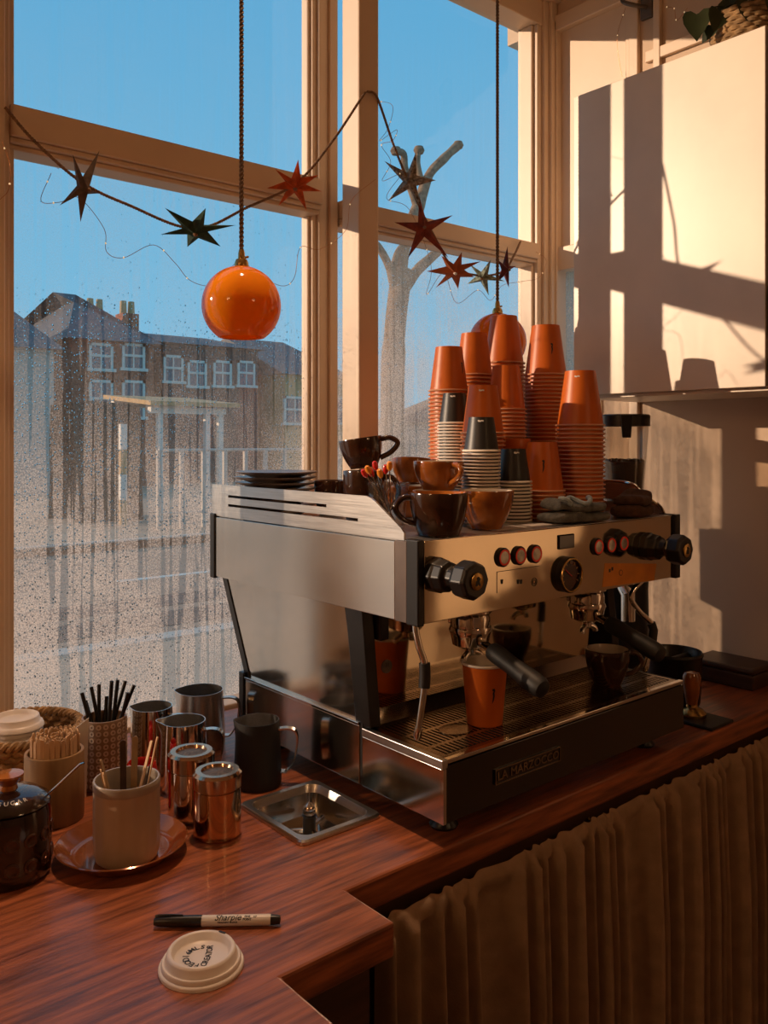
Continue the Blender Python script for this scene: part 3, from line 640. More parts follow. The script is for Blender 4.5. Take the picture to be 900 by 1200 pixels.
# lower body and drip tray
LZ = zz(-.446)
B(MX0, MX0 + .005, 1.056, 1.402, TB, LZ - .004).build('lower_side_panel', 'steel', em, bevel=.001)
B(MX0 - .002, MX0 + .014, 1.056, 1.402, LZ - .004, LZ + .001).build('lower_side_lip', 'chrome', em, bevel=.001)
B(MX0 - .003, MX0 + .016, 1.402, 1.420, TB + .0, LZ + .008).build('rear_corner_trim', 'black', em, bevel=.002)
B(MX0 + .002, MX0 + .012, 1.049, 1.055, TB, LZ).build('gap_strip', 'blackmatt', em)
B(MX1 - .035, MX1 - .030, 1.056, 1.402, TB, LZ).build('lower_side_panel', 'steel', em, bevel=.001)
B(MX0, MX0 + .004, TY0 + .003, 1.048, TB, TZ - .012).build('tray_side_panel', 'steel', em, bevel=.001)
B(MX0 - .001, MX0 + .010, TY0, 1.048, TZ - .012, TZ + .001).build('tray_side_lip', 'brushed', em, bevel=.001)
B(MX0, MX0 + .006, TY0 - .001, TY0 + .003, TB, TZ - .012).build('tray_corner', 'chrome', em)
B(MX0 + .006, TX1, TY0, TY0 + .006, TB, TZ - .008).build('tray_front', 'blackgloss', em, bevel=.001)
B(MX0 + .010, TX1, TY0, TY0 + .010, TZ - .006, TZ).build('tray_front_lip', 'chrome', em, bevel=.001)
B(MX0 + .004, TX1, TY0 + .006, 1.05, TB, TB + .008).build('tray_floor', 'dark_in', em)
B(TX1 - .005, TX1, TY0 + .006, 1.05, TB, TZ - .001).build('tray_side_panel', 'blackmatt', em)
gf = MB().slab([MX0 + .010, MX0 + .026, TX1 - .014, TX1 - .006], [TY0 + .010, TY0 + .020, 1.040, 1.047], lambda i, j: not (i == 1 and j == 1), TZ - .006, TZ - .001).build('grate_frame', 'grate', em)
gb = MB(); x = MX0 + .030
rows = [(TY0 + .022, .918), (.926, .976), (.984, 1.034)]
while x < TX1 - .016:
    for (a, b) in rows: gb.box(x, x + .0042, a, b, TZ - .0055, TZ - .001)
    x += .0088
for yy in (.918, .976, 1.034): gb.box(MX0 + .026, TX1 - .014, yy, yy + .008, TZ - .0055, TZ - .0012)
gb = gb.build('grate_bars', 'grate', em); gb['kind'] = 'stuff'
p = Vector((.955, .952, TZ)); MB().lathe([(.0, -.0005), (.020, -.0005), (.024, .0002), (.024, -.004), (0, -.004)], 32, p, 1.2, 1.0).build('grate_emblem', 'grate', em, smooth=True)
B(MX0 + .02, TX1 - .02, 1.056, 1.40, TB - .004, TB + .004).build('base_plate', 'blackmatt', em)
for fx in (MX0 + .05, TX1 - .06):
    for fy in (TY0 + .05, 1.36): MB().lathe([(0, 0), (.020, 0), (.022, .004), (.016, .012), (.014, .0325), (0, .0325)], 20, (fx, fy, CT)).build('foot', 'black', em, smooth=True)
# name plate
q0, q1 = pY(579, 920, TY0), pY(655, 874, TY0)
cx, cz = (q0.x + q1.x) / 2, (pY(579, 902, TY0).z + q0.z) / 2; hw = (q1.x - q0.x) / 2; hh = (pY(579, 902, TY0).z - q0.z) / 2
npl = MB().box(cx - hw, cx + hw, TY0 - .002, TY0, cz - hh, cz + hh).build('nameplate', 'blackgloss', em)
MB().slab([cx - hw, cx - hw + .0012, cx + hw - .0012, cx + hw], [cz - hh, cz - hh + .0012, cz + hh - .0012, cz + hh], lambda i, j: not (i == 1 and j == 1), TY0 - .0034, TY0 - .002, T=lambda x, z, y: (x, y, z)).build('plate_border', 'grate', npl)
tm = text_mb('LA MARZOCCO', .0165, 0, .0007, .0002, space=1.02); wx = max(v[0] for v in tm.v) - min(v[0] for v in tm.v)
tm.tf(Matrix.Translation((cx, TY0 - .0028, cz)) @ Matrix.Rotation(math.pi / 2, 4, 'X') @ Matrix.Diagonal((hw * 1.88 / wx, 1.1, 1, 1))).build('plate_lettering', 'grate', npl)
# groups, portafilters, wands
for k, gx in enumerate((1.022, 1.338)):
    gy = .985
    gh = MB().lathe([(0, .0), (.036, .0), (.036, -.012), (.031, -.016), (.033, -.022), (.033, -.036), (0, -.036)], 32, (gx, gy, ZB)).build('group_head', 'chrome', em, smooth=True)
    pf = MB().lathe([(0, -.036), (.034, -.036), (.036, -.042), (.033, -.050), (.030, -.066), (.018, -.072), (0, -.072)], 32, (gx, gy, ZB)).build('portafilter', 'chrome', em, smooth=True)
    MB().tube([(gx, gy, ZB - .068), (gx, gy, ZB - .082)], .009, 12).build('spout_stem', 'chrome', pf, smooth=True)
    for s_ in (-1, 1):
        MB().tube(spline([(gx, gy, ZB - .080), (gx + s_ * .010, gy - .002, ZB - .081), (gx + s_ * .019, gy - .004, ZB - .086), (gx + s_ * .021, gy - .005, ZB - .092)], 5), .0055, 10).build('spout', 'chrome', pf, smooth=True)
    d = Vector((-.022, -.16, -.046)).normalized(); o = Vector((gx, gy, ZB - .050))
    MB().tube([o + d * .030, o + d * .058], .0075, 12).build('handle_neck', 'chrome', pf, smooth=True)
    MB().tube([o + d * t for t in (.055, .060, .075, .11, .15, .172, .180, .184)], [.0105, .0145, .0155, .0145, .0165, .0165, .0135, .006], 16).build('handle', 'blackmatt', pf, smooth=True)
    for a_ in (0, 2.1, 4.2): B(-.006, .006, .031, .037, -.034, -.014).tf(Matrix.Translation((gx, gy, ZB)) @ Matrix.Rotation(a_ + .5, 4, 'Z')).build('bayonet_lug', 'chrome', gh, bevel=.0015)
def wand(pts, sleeve, name='steam_wand'):
    w_ = MB().tube(spline(pts, 6), .0052, 10).build(name, 'chrome', em, smooth=True)
    MB().tube(sleeve, .0085, 12).build('rubber_sleeve', 'blackmatt', w_, smooth=True)
    a_, b_ = Vector(pts[-1]), Vector(pts[-2]); d = (a_ - b_).normalized()
    MB().tube([a_ - d * .012, a_, a_ + d * .006], [.0062, .0066, .004], 10).build('nozzle', 'chrome', w_, smooth=True)
wand([(.866, .944, ZB + .01), pD(487, 735, 1.275), pD(491, 757, 1.272), pD(497, 776, 1.27), pD(498, 800, 1.268), pD(489.5, 862, 1.262)], [pD(497.5, 777, 1.27), pD(498, 790, 1.269), pD(497.2, 806, 1.267)])
wand([(1.488, .945, ZB + .01), pD(740, 696, 1.665), pD(748, 715, 1.663), pD(765, 732, 1.66), pD(766, 745, 1.66), pD(756, 784, 1.655)], [pD(763, 730, 1.66), pD(766, 738, 1.66), pD(764, 755, 1.658)])

# ================================================================== PAPER CUPS
def cup_meshes(tagn, r1, r0, h, bodym, rimm):
    b = MB().lathe([(0, h - .0030), (r0 - .0022, h - .0030), (r0 - .0018, h), (r0, h), (r1, .003), (r1 - .0005, .003), (r0 - .0005 + (r1 - r0) * .0042 / h, h - .0042), (0, h - .0042)], 36).mesh('paper_cup', bodym, True, 30)
    r = MB().lathe([(r1 + .0018 + .0021 * math.cos(a), .0021 + .0021 * math.sin(a)) for a in [i * math.pi / 4 for i in range(9)]], 36).mesh('rim', rimm, True, 180)
    return b, r
def logo_mesh(r1, r0, h, up=False):
    """small curled mark lying on the cone of the cup"""
    pts = [(-.0016, .013), (.0018, .0135), (.0030, .010), (.0018, .006), (.0024, .001), (.0010, -.006), (-.0016, -.011), (-.0010, -.004), (-.0004, .001), (-.0012, .006), (.0004, .0095), (-.0022, .0105)]
    zc = h * .5; vs = []
    for lay in (.0002, .0006):
        for (u, v) in pts:
            z = zc + (v if up else v); t = z / h; r = (r0 + (r1 - r0) * t if up else r1 + (r0 - r1) * t) + lay; a = u / r; vs.append((r * math.cos(a), r * math.sin(a), z))
    n = len(pts); fs = [tuple(range(n, 2 * n))] + [(i, (i + 1) % n, n + (i + 1) % n, n + i) for i in range(n)]
    return MB().add(vs, fs).mesh('logo_mark', 'ink')
def print_mesh(r1, r0, h):
    pts = [(-.0055, .001), (-.003, .0022), (-.001, .0010), (.002, .0020), (.0055, .0012), (.0050, -.0012), (.002, -.0004), (-.001, -.0016), (-.0045, -.0012)]; vs = []
    for lay in (.0002, .0005):
        for (u, v) in pts:
            z = h * .885 + v; r = r1 + (r0 - r1) * z / h + lay; vs.append((r * math.cos(u / r), r * math.sin(u / r), z))
    n = len(pts); return MB().add(vs, [tuple(range(n, 2 * n))] + [(i, (i + 1) % n, n + (i + 1) % n, n + i) for i in range(n)]).mesh('edge_print', 'white')
KIND = {}
for kd, (r1, r0, h, pit, bm_, rm_) in dict(large=(.045, .030, .110, .0085, 'orange_cup', 'orange_rim'), medium=(.040, .028, .094, .0082, 'orange_cup', 'orange_rim'), small=(.031, .0225, .062, .0062, 'black_cup', 'white_rim')).items():
    KIND[kd] = (*cup_meshes(kd, r1, r0, h, bm_, rm_), h, pit, logo_mesh(r1, r0, h), print_mesh(r1, r0, h))
def cup_stack(kd, px, py, D, where, logo=None, prt=None):
    bme, rme, h, pit, lme, pme = KIND[kd]; p = pD(px, py, D); zt = p.z; z0 = ZT + .0006
    n = max(1, int(round((zt - z0 - h) / pit)) + 1); pit2 = (zt - z0 - h) / (n - 1) if n > 1 else pit
    colr = 'black' if kd == 'small' else 'orange'; where = 'in the stack ' + where
    for i in range(n):
        o = bpy.data.objects.new('paper_cup', bme); COL.objects.link(o); o.location = (p.x, p.y, z0 + i * pit2); o.rotation_euler = (0, 0, random.random() * 6)
        top = i == n - 1
        tag(o, ('topmost upturned %s cup %s' if top else 'upturned %s cup %s') % (colr, where), 'paper cup', None if top else '%s cups %s' % (colr, where))
        r = bpy.data.objects.new('rim', rme); COL.objects.link(r); r.parent = o
        if top and prt is not None:
            o.rotation_euler = (0, 0, math.atan2(-p.y, -p.x) + prt)
            lo = bpy.data.objects.new('edge_print', pme); COL.objects.link(lo); lo.parent = o
        if top and logo is not None:
            o.rotation_euler = (0, 0, math.atan2(-p.y, -p.x) + logo)
            lo = bpy.data.objects.new('logo_mark', lme); COL.objects.link(lo); lo.parent = o
cup_stack('medium', 526, 407, 1.80, 'closest to the column', 0.95)
cup_stack('medium', 555.5, 391, 1.88, 'between the column-side stack and the tallest')
cup_stack('large', 590.5, 371, 1.96, 'standing tallest before the pendant globe')
cup_stack('medium', 593, 429, 1.80, 'directly before the tallest stack')
cup_stack('medium', 566, 452, 1.655, 'between the two rear black stacks', None, -0.1)
cup_stack('small', 532.5, 461, 1.72, 'nearest the column', None, -0.15)
cup_stack('small', 564, 489, 1.53, 'behind the amber cups', None, -0.05)
cup_stack('small', 601.5, 526, 1.57, 'beside the grey cloth', None, 0.25)
cup_stack('medium', 605, 514, 1.71, 'low and just behind the black cups')
cup_stack('medium', 635.5, 518, 1.63, 'low and behind the grey cloth', 0.05)
cup_stack('large', 639.5, 382, 1.87, 'wide and tall by the white cabinet', 0.35)
cup_stack('large', 680, 435, 1.70, 'wide and in front of the grinder', None, -0.2)
# the cup being filled
def upright_cup(x, y, z, r1, r0, h):
    t = thing('takeaway_cup', 'orange takeaway cup with white rim standing on the drip tray', 'paper cup', (x, y, z), rz=math.atan2(-y, -x))
    local(MB().lathe([(0, .002), (r0 - .002, .002), (r0 - .002, 0), (r0, 0), (r1, h - .002)], 40).build('cup_wall', 'orange_cup', smooth=True, ang=30), t)
    local(MB().lathe([(0, .006), (r0 - .0012, .006), (r1 - .0008, h - .002)], 40).build('cup_lining', 'cup_inner', smooth=True, ang=30), t)
    local(MB().lathe([(r1 + .0006 + .0022 * math.cos(a), h - .002 + .0022 * math.sin(a)) for a in [i * math.pi / 5 for i in range(11)]], 40).build('rim', 'white_rim', smooth=True, ang=180), t)
    me = logo_mesh(r1, r0, h, True); o = bpy.data.objects.new('logo_mark', me); COL.objects.link(o); o.parent = t; o.rotation_euler = (0, 0, .42)
upright_cup(1.016, .947, TZ - .0008, .0365, .0285, .099)

# ================================================================== CERAMIC CUPS
def ceramic_cup(label, loc, r, h, outm, inm, handle_deg, foot=.62, tilt=None, group=None, hs=1.0):
    t = thing('coffee_cup', label, 'cup', loc, group)
    rf = r * foot
    outer = [(0, .003), (rf * .82, .003), (rf * .85, 0), (rf, 0), (rf * 1.06, .004)]
    for i in range(1, 9):
        q = i / 8; outer.append((rf * 1.06 + (r - rf * 1.06) * math.sin(q * math.pi / 2) ** .85, .004 + (h - .006) * q))
    outer += [(r - .0005, h), (r - .003, h)]
    local(MB().lathe(outer, 40).build('body', outm, smooth=True, ang=50), t)
    inner = [(r - .003, h)] + [(rf * 1.06 - .004 + (r - .001 - rf * 1.06) * math.sin(q * math.pi / 2) ** .85, .009 + (h - .010) * q) for q in (.95, .8, .6, .4, .2, .05)] + [(0, .008)]
    local(MB().lathe(inner, 40).build('inner_glaze', inm, smooth=True, ang=50), t)
    a = math.radians(handle_deg); d = Vector((math.cos(a), math.sin(a), 0)); c0 = r * .93; z1, z0 = h * .86, h * .25
    P = spline([d * (c0 - .006) + Vector((0, 0, z1)), d * (c0 + .014 * hs) + Vector((0, 0, z1 + .001)), d * (c0 + .026 * hs) + Vector((0, 0, (z1 + z0) / 2 + .006)), d * (c0 + .014 * hs) + Vector((0, 0, z0 + .008)), d * (r * .78) + Vector((0, 0, z0))], 6)
    local(MB().tube(P, .0048, 10).build('handle', outm, smooth=True), t)
    if tilt: t.rotation_euler = tilt
    return t
zt_ = ZT + .001
def at(px, D): v = pdir(px) * D; return v.x, v.y
x, y = at(514, 1.335); ceramic_cup('dark brown glazed cup at the corner of the machine top, handle towards the slotted rail', (x, y, zt_), .046, .066, 'brownglaze', 'amber', 150, .7)
x, y = at(570, 1.43); ceramic_cup('wide amber cup in front of the black paper cups', (x, y, zt_), .046, .064, 'amber', 'cream_in', 75, .55)
x, y = at(514, 1.5); ceramic_cup('amber cup carrying another amber cup', (x, y, zt_), .046, .0605, 'amber', 'cream_in', 60, .6)
ceramic_cup('amber cup stacked on an amber cup, its handle facing the room', (x, y, zt_ + .0612), .045, .050, 'amber', 'cream_in', -100, .62)
x, y = at(482, 1.66); ceramic_cup('plain amber cup under the leaning one', (x, y, zt_), .040, .060, 'amber', 'cream_in', 95, .65)
ceramic_cup('leaning amber cup perched on another near the column', (x, y, zt_ + .064), .040, .047, 'amber', 'cream_in', -70, .6, (math.radians(-5), math.radians(7), 0))
x, y = at(427, 1.50); ceramic_cup('tall brown cup under the tilted cup', (x, y, zt_), .0375, .0945, 'brownglaze', 'cream_in', -45, .8)
ceramic_cup('brown cup with pale inside tilted on top of a tall brown cup', (x, y, zt_ + .0995), .0385, .052, 'brownglaze', 'cream_in', -42, .62, (math.radians(-6), math.radians(-6), 0), hs=1.1)
x, y = at(388, 1.70); ceramic_cup('small dark cup beside the pile of saucers', (x, y, zt_), .034, .068, 'brownglaze', 'brownglaze', 30, .7)
# saucers
x, y = at(323.5, 1.70)
sme = MB().lathe([(0, .003), (.040, .003), (.042, 0), (.048, 0), (.060, .005), (.081, .0105), (.082, .0125), (.080, .0130), (.058, .0075), (.044, .0055), (0, .0055)], 44).mesh('saucer', 'saucer', True, 50)
for i in range(8):
    o = bpy.data.objects.new('saucer', sme); COL.objects.link(o); o.location = (x + random.uniform(-.0012, .0012), y + random.uniform(-.0015, .0015), zt_ + i * .0105)
    tag(o, 'uppermost dark grey saucer of the pile on the machine' if i == 7 else 'dark grey saucer in the pile on the machine', 'saucer', None if i == 7 else 'saucers piled on the machine')
# tumbler with coloured spoons
x, y = at(455, 1.405); tum = thing('glass_tumbler', 'clear glass tumbler holding coloured-tip stirrers', 'glass', (x, y, zt_))
local(MB().lathe([(0, 0), (.024, 0), (.027, .004), (.029, .030), (.0345, .072), (.0355, .076), (.0345, .0765), (.0335, .072), (.0275, .030), (.025, .008), (0, .008)], 14).build('glass_wall', 'tumbler', smooth=True, ang=15), tum)
local(MB().lathe([(.0335, .0755), (.0355, .0755), (.0358, .0770), (.0345, .0782), (.0333, .077)], 36).build('glass_rim', 'hopper', smooth=True), tum)
for k, (tx, ty) in enumerate(((-.036, 0), (-.030, .012), (-.020, -.010), (-.012, .016), (-.004, .0), (.002, .018), (-.026, -.014))):
    base = Vector((x - tx * .45, y - ty * .4, zt_ + .0095)); e = RT * tx; top = Vector((x + e.x - FW.x * ty, y + e.y - FW.y * ty, zt_ + .088 + .006 * (k % 3)))
    cname = ('red', 'yellow')[k % 2]
    t = thing('stirrer_spoon', 'thin steel stirrer with a %s tip in the glass tumbler' % cname, 'spoon', base, '%s-tipped stirrers in the tumbler' % cname)
    d = top - base
    local(MB().tube([(0, 0, 0), d], .0011, 6).build('shaft', 'chrome', smooth=True), t)
    u = d.normalized(); local(MB().tube([d - u * .002, d + u * .002, d + u * .007, d + u * .012, d + u * .014], [.002, .0046, .0052, .0040, .001], 10).build('tip', 'red' if k % 2 == 0 else 'tape', smooth=True), t)
# cup under the second spout
x, y = at(709, 1.60); ceramic_cup('dark brown cup standing on the drip tray under the far spout', (x, y - .005, TZ - .0008), .041, .066, 'brownglaze', 'cream_in', -42, .62)
# ================================================================== CLOTHS, PAPER, GRINDER
def folded_cloth(name, label, m, c, rz, L, W, layers, hem=None, seed=0, th=.008):
    t = thing(name, label, 'cloth', c, rz=rz)
    for k in range(layers):
        f = 1 - .10 * k; mb = MB(); nu, nv = 30, 22; vs = []; fs = []
        for i in range(nu + 1):
            for j in range(nv):
                q = 2 * math.pi * j / nv; u = i / nu * 2 - 1
                e = max(.0, 1 - abs(u) ** 5) ** .5
                cy, sy_ = math.cos(q), math.sin(q)
                y = W / 2 * f * math.copysign(abs(cy) ** .6, cy) * (.55 + .45 * e)
                z = th * .95 * math.copysign(abs(sy_) ** .7, sy_) * (.35 + .65 * e)
                p = Vector((L / 2 * f * u, y, z)); nz = noise.noise(Vector((p.x * 22 + seed, p.y * 26, k * 3.1)))
                wv = .007 * noise.noise(Vector((p.x * 30 + seed * 2, p.y * 14 + 5, k))) + .004 * math.sin(p.x * 60 + seed)
                base = th + k * th * 1.75
                zz_ = base + z + (max(0, wv) * (1 + k) if sy_ > -.2 or k else 0)
                vs.append((p.x + .004 * nz, p.y + .006 * nz, max(.0004, zz_)))
        for i in range(nu):
            for j in range(nv): j2 = (j + 1) % nv; fs.append((i * nv + j, (i + 1) * nv + j, (i + 1) * nv + j2, i * nv + j2))
        fs.append(tuple(range(nv))); fs.append(tuple(nu * nv + j for j in range(nv))[::-1])
        local(mb.add(vs, fs).build('fold', m, smooth=True, ang=180), t)
    if hem:
        P = [Vector((-.40 * L + .8 * L * i / 20 * .7, -W * .30 - .014 * math.sin(i * .5), th * 1.75 * layers + .007 + .005 * math.sin(i * .7 + 1))) for i in range(21)]
        local(MB().tube(P, .0045, 8).build('hem', hem, smooth=True), t)
    return t
folded_cloth('bar_cloth', 'folded grey terry bar cloth with pale blue hem on the machine', 'cloth_grey', (*at(672, 1.545), ZT + .0008), math.radians(-12), .130, .074, 2, 'hem', 3, .0095)
folded_cloth('bar_cloth', 'crumpled dark brown terry bar cloth at the rail end', 'cloth_brown', (*at(741, 1.655), ZT + .0008), math.radians(18), .110, .066, 2, None, 11, .011)
for k, (px, D, rz, w_, h_, lb) in enumerate(((590, 1.437, .10, .085, .036, 'larger pale paper slip lying on the front edge of the machine top'), (632, 1.50, -.06, .075, .030, 'smaller pale paper slip lying beside the grey cloth'))):
    v = at(px, D); m_ = Matrix.Translation((v[0], v[1] - .004, ZT + .0007)) @ Matrix.Rotation(rz, 4, 'Z')
    tag(B(-w_ / 2, w_ / 2, -h_ / 2, h_ / 2, 0, .0006).tf(m_).build('paper_slip', 'paper'), lb, 'paper')
gx, gy = 1.775, 1.20
gr = thing('coffee_grinder', 'black coffee grinder with clear bean hopper beside the cabinet', 'grinder', (gx, gy, CT))
def G(mb, n, m, par=gr, **k): return local(mb.build(n, m, **k), par)
G(MB().lathe([(0, 0), (.075, 0), (.078, .006), (.076, .02), (.062, .03), (.058, .22), (.062, .29), (.056, .335), (0, .335)], 32), 'motor_body', 'blackmatt', smooth=True)
G(B(-.05, .05, -.095, -.05, .0, .018), 'fork_base', 'black', bevel=.004)
G(MB().tube([(-.05, -.03, .24), (-.07, -.06, .22), (-.07, -.06, .16)], .016, 12), 'chute', 'chrome', smooth=True)
G(MB().lathe([(.036, .335), (.046, .335), (.046, .352), (.036, .352)], 32), 'hopper_collar', 'chrome', smooth=True)
hz0, hz1 = .352, zz(.040) - CT
G(MB().lathe([(.040, hz0), (.060, hz1), (.0585, hz1), (.0388, hz0 + .001)], 40), 'bean_hopper', 'hopper', smooth=True)
G(MB().lathe([(0, hz0), (.0385, hz0)] + [(.0385 + .0175 * t * .66, hz0 + (hz1 - hz0) * .66 * t) for t in (.5, 1)] + [(.03, hz0 + (hz1 - hz0) * .675), (.015, hz0 + (hz1 - hz0) * .65), (0, hz0 + (hz1 - hz0) * .668)], 32), 'bean_fill', 'beans', smooth=True, ang=20)['kind'] = 'stuff'
bb = MB()
for k in range(110):
    a_ = random.random() * 6.283; r_ = .046 * math.sqrt(random.random())
    e = MB().lathe([(0, -.005), (.003, -.003), (.0036, 0), (.003, .003), (0, .005)], 6).tf(Matrix.Translation((r_ * math.cos(a_), r_ * math.sin(a_), hz0 + (hz1 - hz0) * .665 + random.uniform(-.002, .003))) @ Matrix.Rotation(random.random() * 3, 4, (random.random(), random.random(), .2)))
    bb.merge(e)
G(bb, 'loose_beans', 'beans', smooth=True)['kind'] = 'stuff'
G(MB().lathe([(0, hz1 + .024), (.060, hz1 + .024), (.063, hz1 + .021), (.063, hz1 - .004), (.0605, hz1 - .004), (.0605, hz1 + .004), (0, hz1 + .004)], 40), 'hopper_lid', 'black', smooth=True)
a_ = math.atan2(-gy, -gx) + .12
G(MB().prism([(-.014, .022), (.014, .022), (.010, -.032), (-.010, -.032)], 'y', -.004, .004).tf(Matrix.Translation((.063 * math.cos(a_), .063 * math.sin(a_), hz1)) @ Matrix.Rotation(a_ + math.pi / 2, 4, 'Z')), 'lid_clip', 'black', bevel=.002)
# tamping corner
tm_ = B(1.585, 1.672, .868, .968, CT, CT + .007).build('tamping_mat', 'blackmatt', bevel=.002); tag(tm_, 'black rubber tamping mat at the worktop edge', 'mat')
tp_ = thing('tamper', 'tamper with brown wooden handle and steel foot on the black mat', 'tamper', (1.628, .936, CT + .0072))
G(MB().lathe([(0, 0), (.0285, 0), (.029, .002), (.029, .007), (.022, .014), (.012, .019), (.011, .024), (0, .024)], 32), 'foot', 'brass', tp_, smooth=True)
G(MB().lathe([(0, .0245), (.012, .0245), (.013, .034), (.016, .05), (.0185, .072), (.0185, .082), (.014, .090), (0, .092)], 28), 'handle', 'amber', tp_, smooth=True)
kb = thing('knock_box', 'round black knock box behind the tamper', 'knock box', (1.69, 1.015, CT))
G(MB().lathe([(0, 0), (.052, 0), (.056, .01), (.060, .105), (.063, .112), (.060, .117), (.056, .112), (.052, .012), (0, .010)], 36), 'bin', 'black', kb, smooth=True)
G(MB().tube([(-.055, 0, .095), (.055, 0, .095)], .009, 12), 'knock_bar', 'blackmatt', kb, smooth=True)
bx = thing('wooden_box', 'low dark leather-covered box by the plaster wall', 'box', (1.965, 1.02, CT))
G(B(-.055, .055, -.075, .085, 0, .036), 'case', 'darkwood', bx, bevel=.004); G(B(-.057, .057, -.077, .087, .0365, .050), 'lid', 'darkwood', bx, bevel=.006)

# ================================================================== PITCHER RINSER
rn = thing('pitcher_rinser', 'square stainless pitcher rinser sunk into the worktop', 'rinser', (.766, 1.083, CT))
def rrect(hx, hy, r, n=6):
    out = []
    for cx_, cy_, a0 in ((hx - r, hy - r, 0), (-hx + r, hy - r, 90), (-hx + r, -hy + r, 180), (hx - r, -hy + r, 270)):
        for i in range(n + 1): a = math.radians(a0 + 90 * i / n); out.append((cx_ + r * math.cos(a), cy_ + r * math.sin(a)))
    return out
def loft(rings):
    n = len(rings[0]); vs = [v for r in rings for v in r]; fs = []
    for i in range(len(rings) - 1):
        for j in range(n): k = (j + 1) % n; fs.append((i * n + j, i * n + k, (i + 1) * n + k, (i + 1) * n + j))
    return MB().add(vs, fs)
def ring(hx, hy, r, z): return [(a, b, z) for a, b in rrect(hx, hy, r)]
G(loft([ring(.074, .087, .010, .0005), ring(.074, .087, .010, .005), ring(.072, .085, .010, .0075), ring(.064, .076, .020, .0075), ring(.0625, .0745, .020, .004), ring(.060, .072, .020, -.004)]), 'rim', 'brushed', rn, smooth=True)
pn = loft([ring(.060, .072, .020, -.004), ring(.057, .069, .020, -.030), ring(.055, .067, .022, -.037), ring(.030, .040, .02, -.0385)]); n_ = len(pn.v); pn.add([], [])
pn.f.append(tuple(range(n_ - 28, n_)))
G(pn, 'basin', 'steel', rn, smooth=True)
for a_ in range(3):
    q = a_ * 2.094 + .5; G(B(.006, .050, -.003, .003, -.030, -.024).tf(Matrix.Rotation(q, 4, 'Z')), 'spider_arm', 'steel', rn, bevel=.001)
G(MB().lathe([(0, -.038), (.010, -.038), (.010, -.006), (.0115, -.004), (0, -.004)], 20), 'valve_stem', 'black', rn, smooth=True)
G(MB().lathe([(0, -.004), (.0085, -.004), (.010, .004), (.0085, .010), (.0045, .014), (0, .017)], 20), 'spray_nozzle', 'chrome', rn, smooth=True)

# ================================================================== THINGS ON THE WORKTOP
def pitcher(label, x, y, r, h, m, hm, spout_r=.16, taper=.93, hang=None):
    a0 = math.atan2(RT.y, RT.x) if hang is None else hang                # handle towards +RT
    t = thing('milk_pitcher', label, 'pitcher', (x, y, CT), rz=a0)
    def md(a, z):
        k = max(0, (z / h - .70) / .30); da = abs(a % (2 * math.pi) - math.pi)
        return 1 + spout_r * k ** 1.5 * math.exp(-(da / .30) ** 2)
    rb = r * 1.03
    out_ = [(0, .002), (rb * .94, .002), (rb * .96, 0), (rb, .006)] + [(rb + (r * taper - rb) * q ** 1.4, .006 + (h - .006) * q) for q in (.15, .3, .45, .6, .7, .76, .82, .88, .94, 1)]
    G(MB().lathe(out_ + [(r * taper - .0012, h)], 56, mod=md), 'body', m, t, smooth=True)
    G(MB().lathe([(r * taper - .0012, h)] + [(rb + (r * taper - rb) * q ** 1.4 - .0014, .006 + (h - .006) * q) for q in (.94, .88, .82, .76, .7, .5, .3, .15, .03)] + [(0, .005)], 56, mod=md), 'inside', 'brushed', t, smooth=True)
    P = spline([(r * .93, 0, h * .86), (r + .012, 0, h * .87), (r + .024, 0, h * .83), (r + .028, 0, h * .70), (r + .024, 0, h * .42), (r + .012, 0, h * .22), (r * .99, 0, h * .20)], 5)
    hb = MB(); n = len(P); vs = []
    for i, p in enumerate(P):
        tg = (P[min(i + 1, n - 1)] - P[max(i - 1, 0)]).normalized(); nn = Vector((-tg.z, 0, tg.x))
        for sy_, so_ in ((-1, -1), (1, -1), (1, 1), (-1, 1)): vs.append(p + Vector((0, sy_ * .0065, 0)) + nn * so_ * .0013)
    fs = [(i * 4 + k, i * 4 + (k + 1) % 4, (i + 1) * 4 + (k + 1) % 4, (i + 1) * 4 + k) for i in range(n - 1) for k in range(4)] + [(0, 1, 2, 3), ((n - 1) * 4 + 3, (n - 1) * 4 + 2, (n - 1) * 4 + 1, (n - 1) * 4)]
    G(hb.add(vs, fs), 'handle', hm, t, smooth=True, ang=50)
    return t
pitcher('tall polished steel milk pitcher behind the stoneware cup', .648, 1.385, .0365, .117, 'chrome', 'steel')
pitcher('brushed steel milk pitcher closest to the window glass', .775, 1.450, .0455, .107, 'brushed', 'brushed')
pitcher('polished steel milk pitcher with a pouring lip behind the shakers', .662, 1.296, .0385, .112, 'chrome', 'steel', .30)
pitcher('black coated milk pitcher with bare steel handle beside the rinser', .764, 1.229, .0385, .108, 'blackmatt', 'steel')
def shaker(label, x, y, r, h, m):
    t = thing('powder_shaker', label, 'shaker', (x, y, CT))
    G(MB().lathe([(0, 0), (r - .003, 0), (r - .001, .002), (r - .001, h * .73), (r - .0025, h * .735), (r - .0025, h * .75), (0, h * .75)], 44), 'canister', m, t, smooth=True)
    G(MB().lathe([(0, h * .75), (r - .001, h * .752), (r, h * .76), (r, h - .004), (r - .003, h - .001), (r - .004, h), (r - .012, h), (r - .014, h - .004), (0, h - .004)], 44), 'screw_lid', 'shaker_top', t, smooth=True)
    G(MB().lathe([(0, h - .0020), (r * .3, h - .0024), (r - .0145, h - .0036), (r - .0145, h - .0042), (0, h - .0042)], 32), 'mesh_disc', 'mesh_lid', t, smooth=True)
shaker('shiny powder shaker standing against the lipped pitcher', .621, 1.190, .0355, .101, 'chrome')
shaker('coppery powder shaker nearest the pitcher rinser', .622, 1.112, .0355, .094, 'copper')
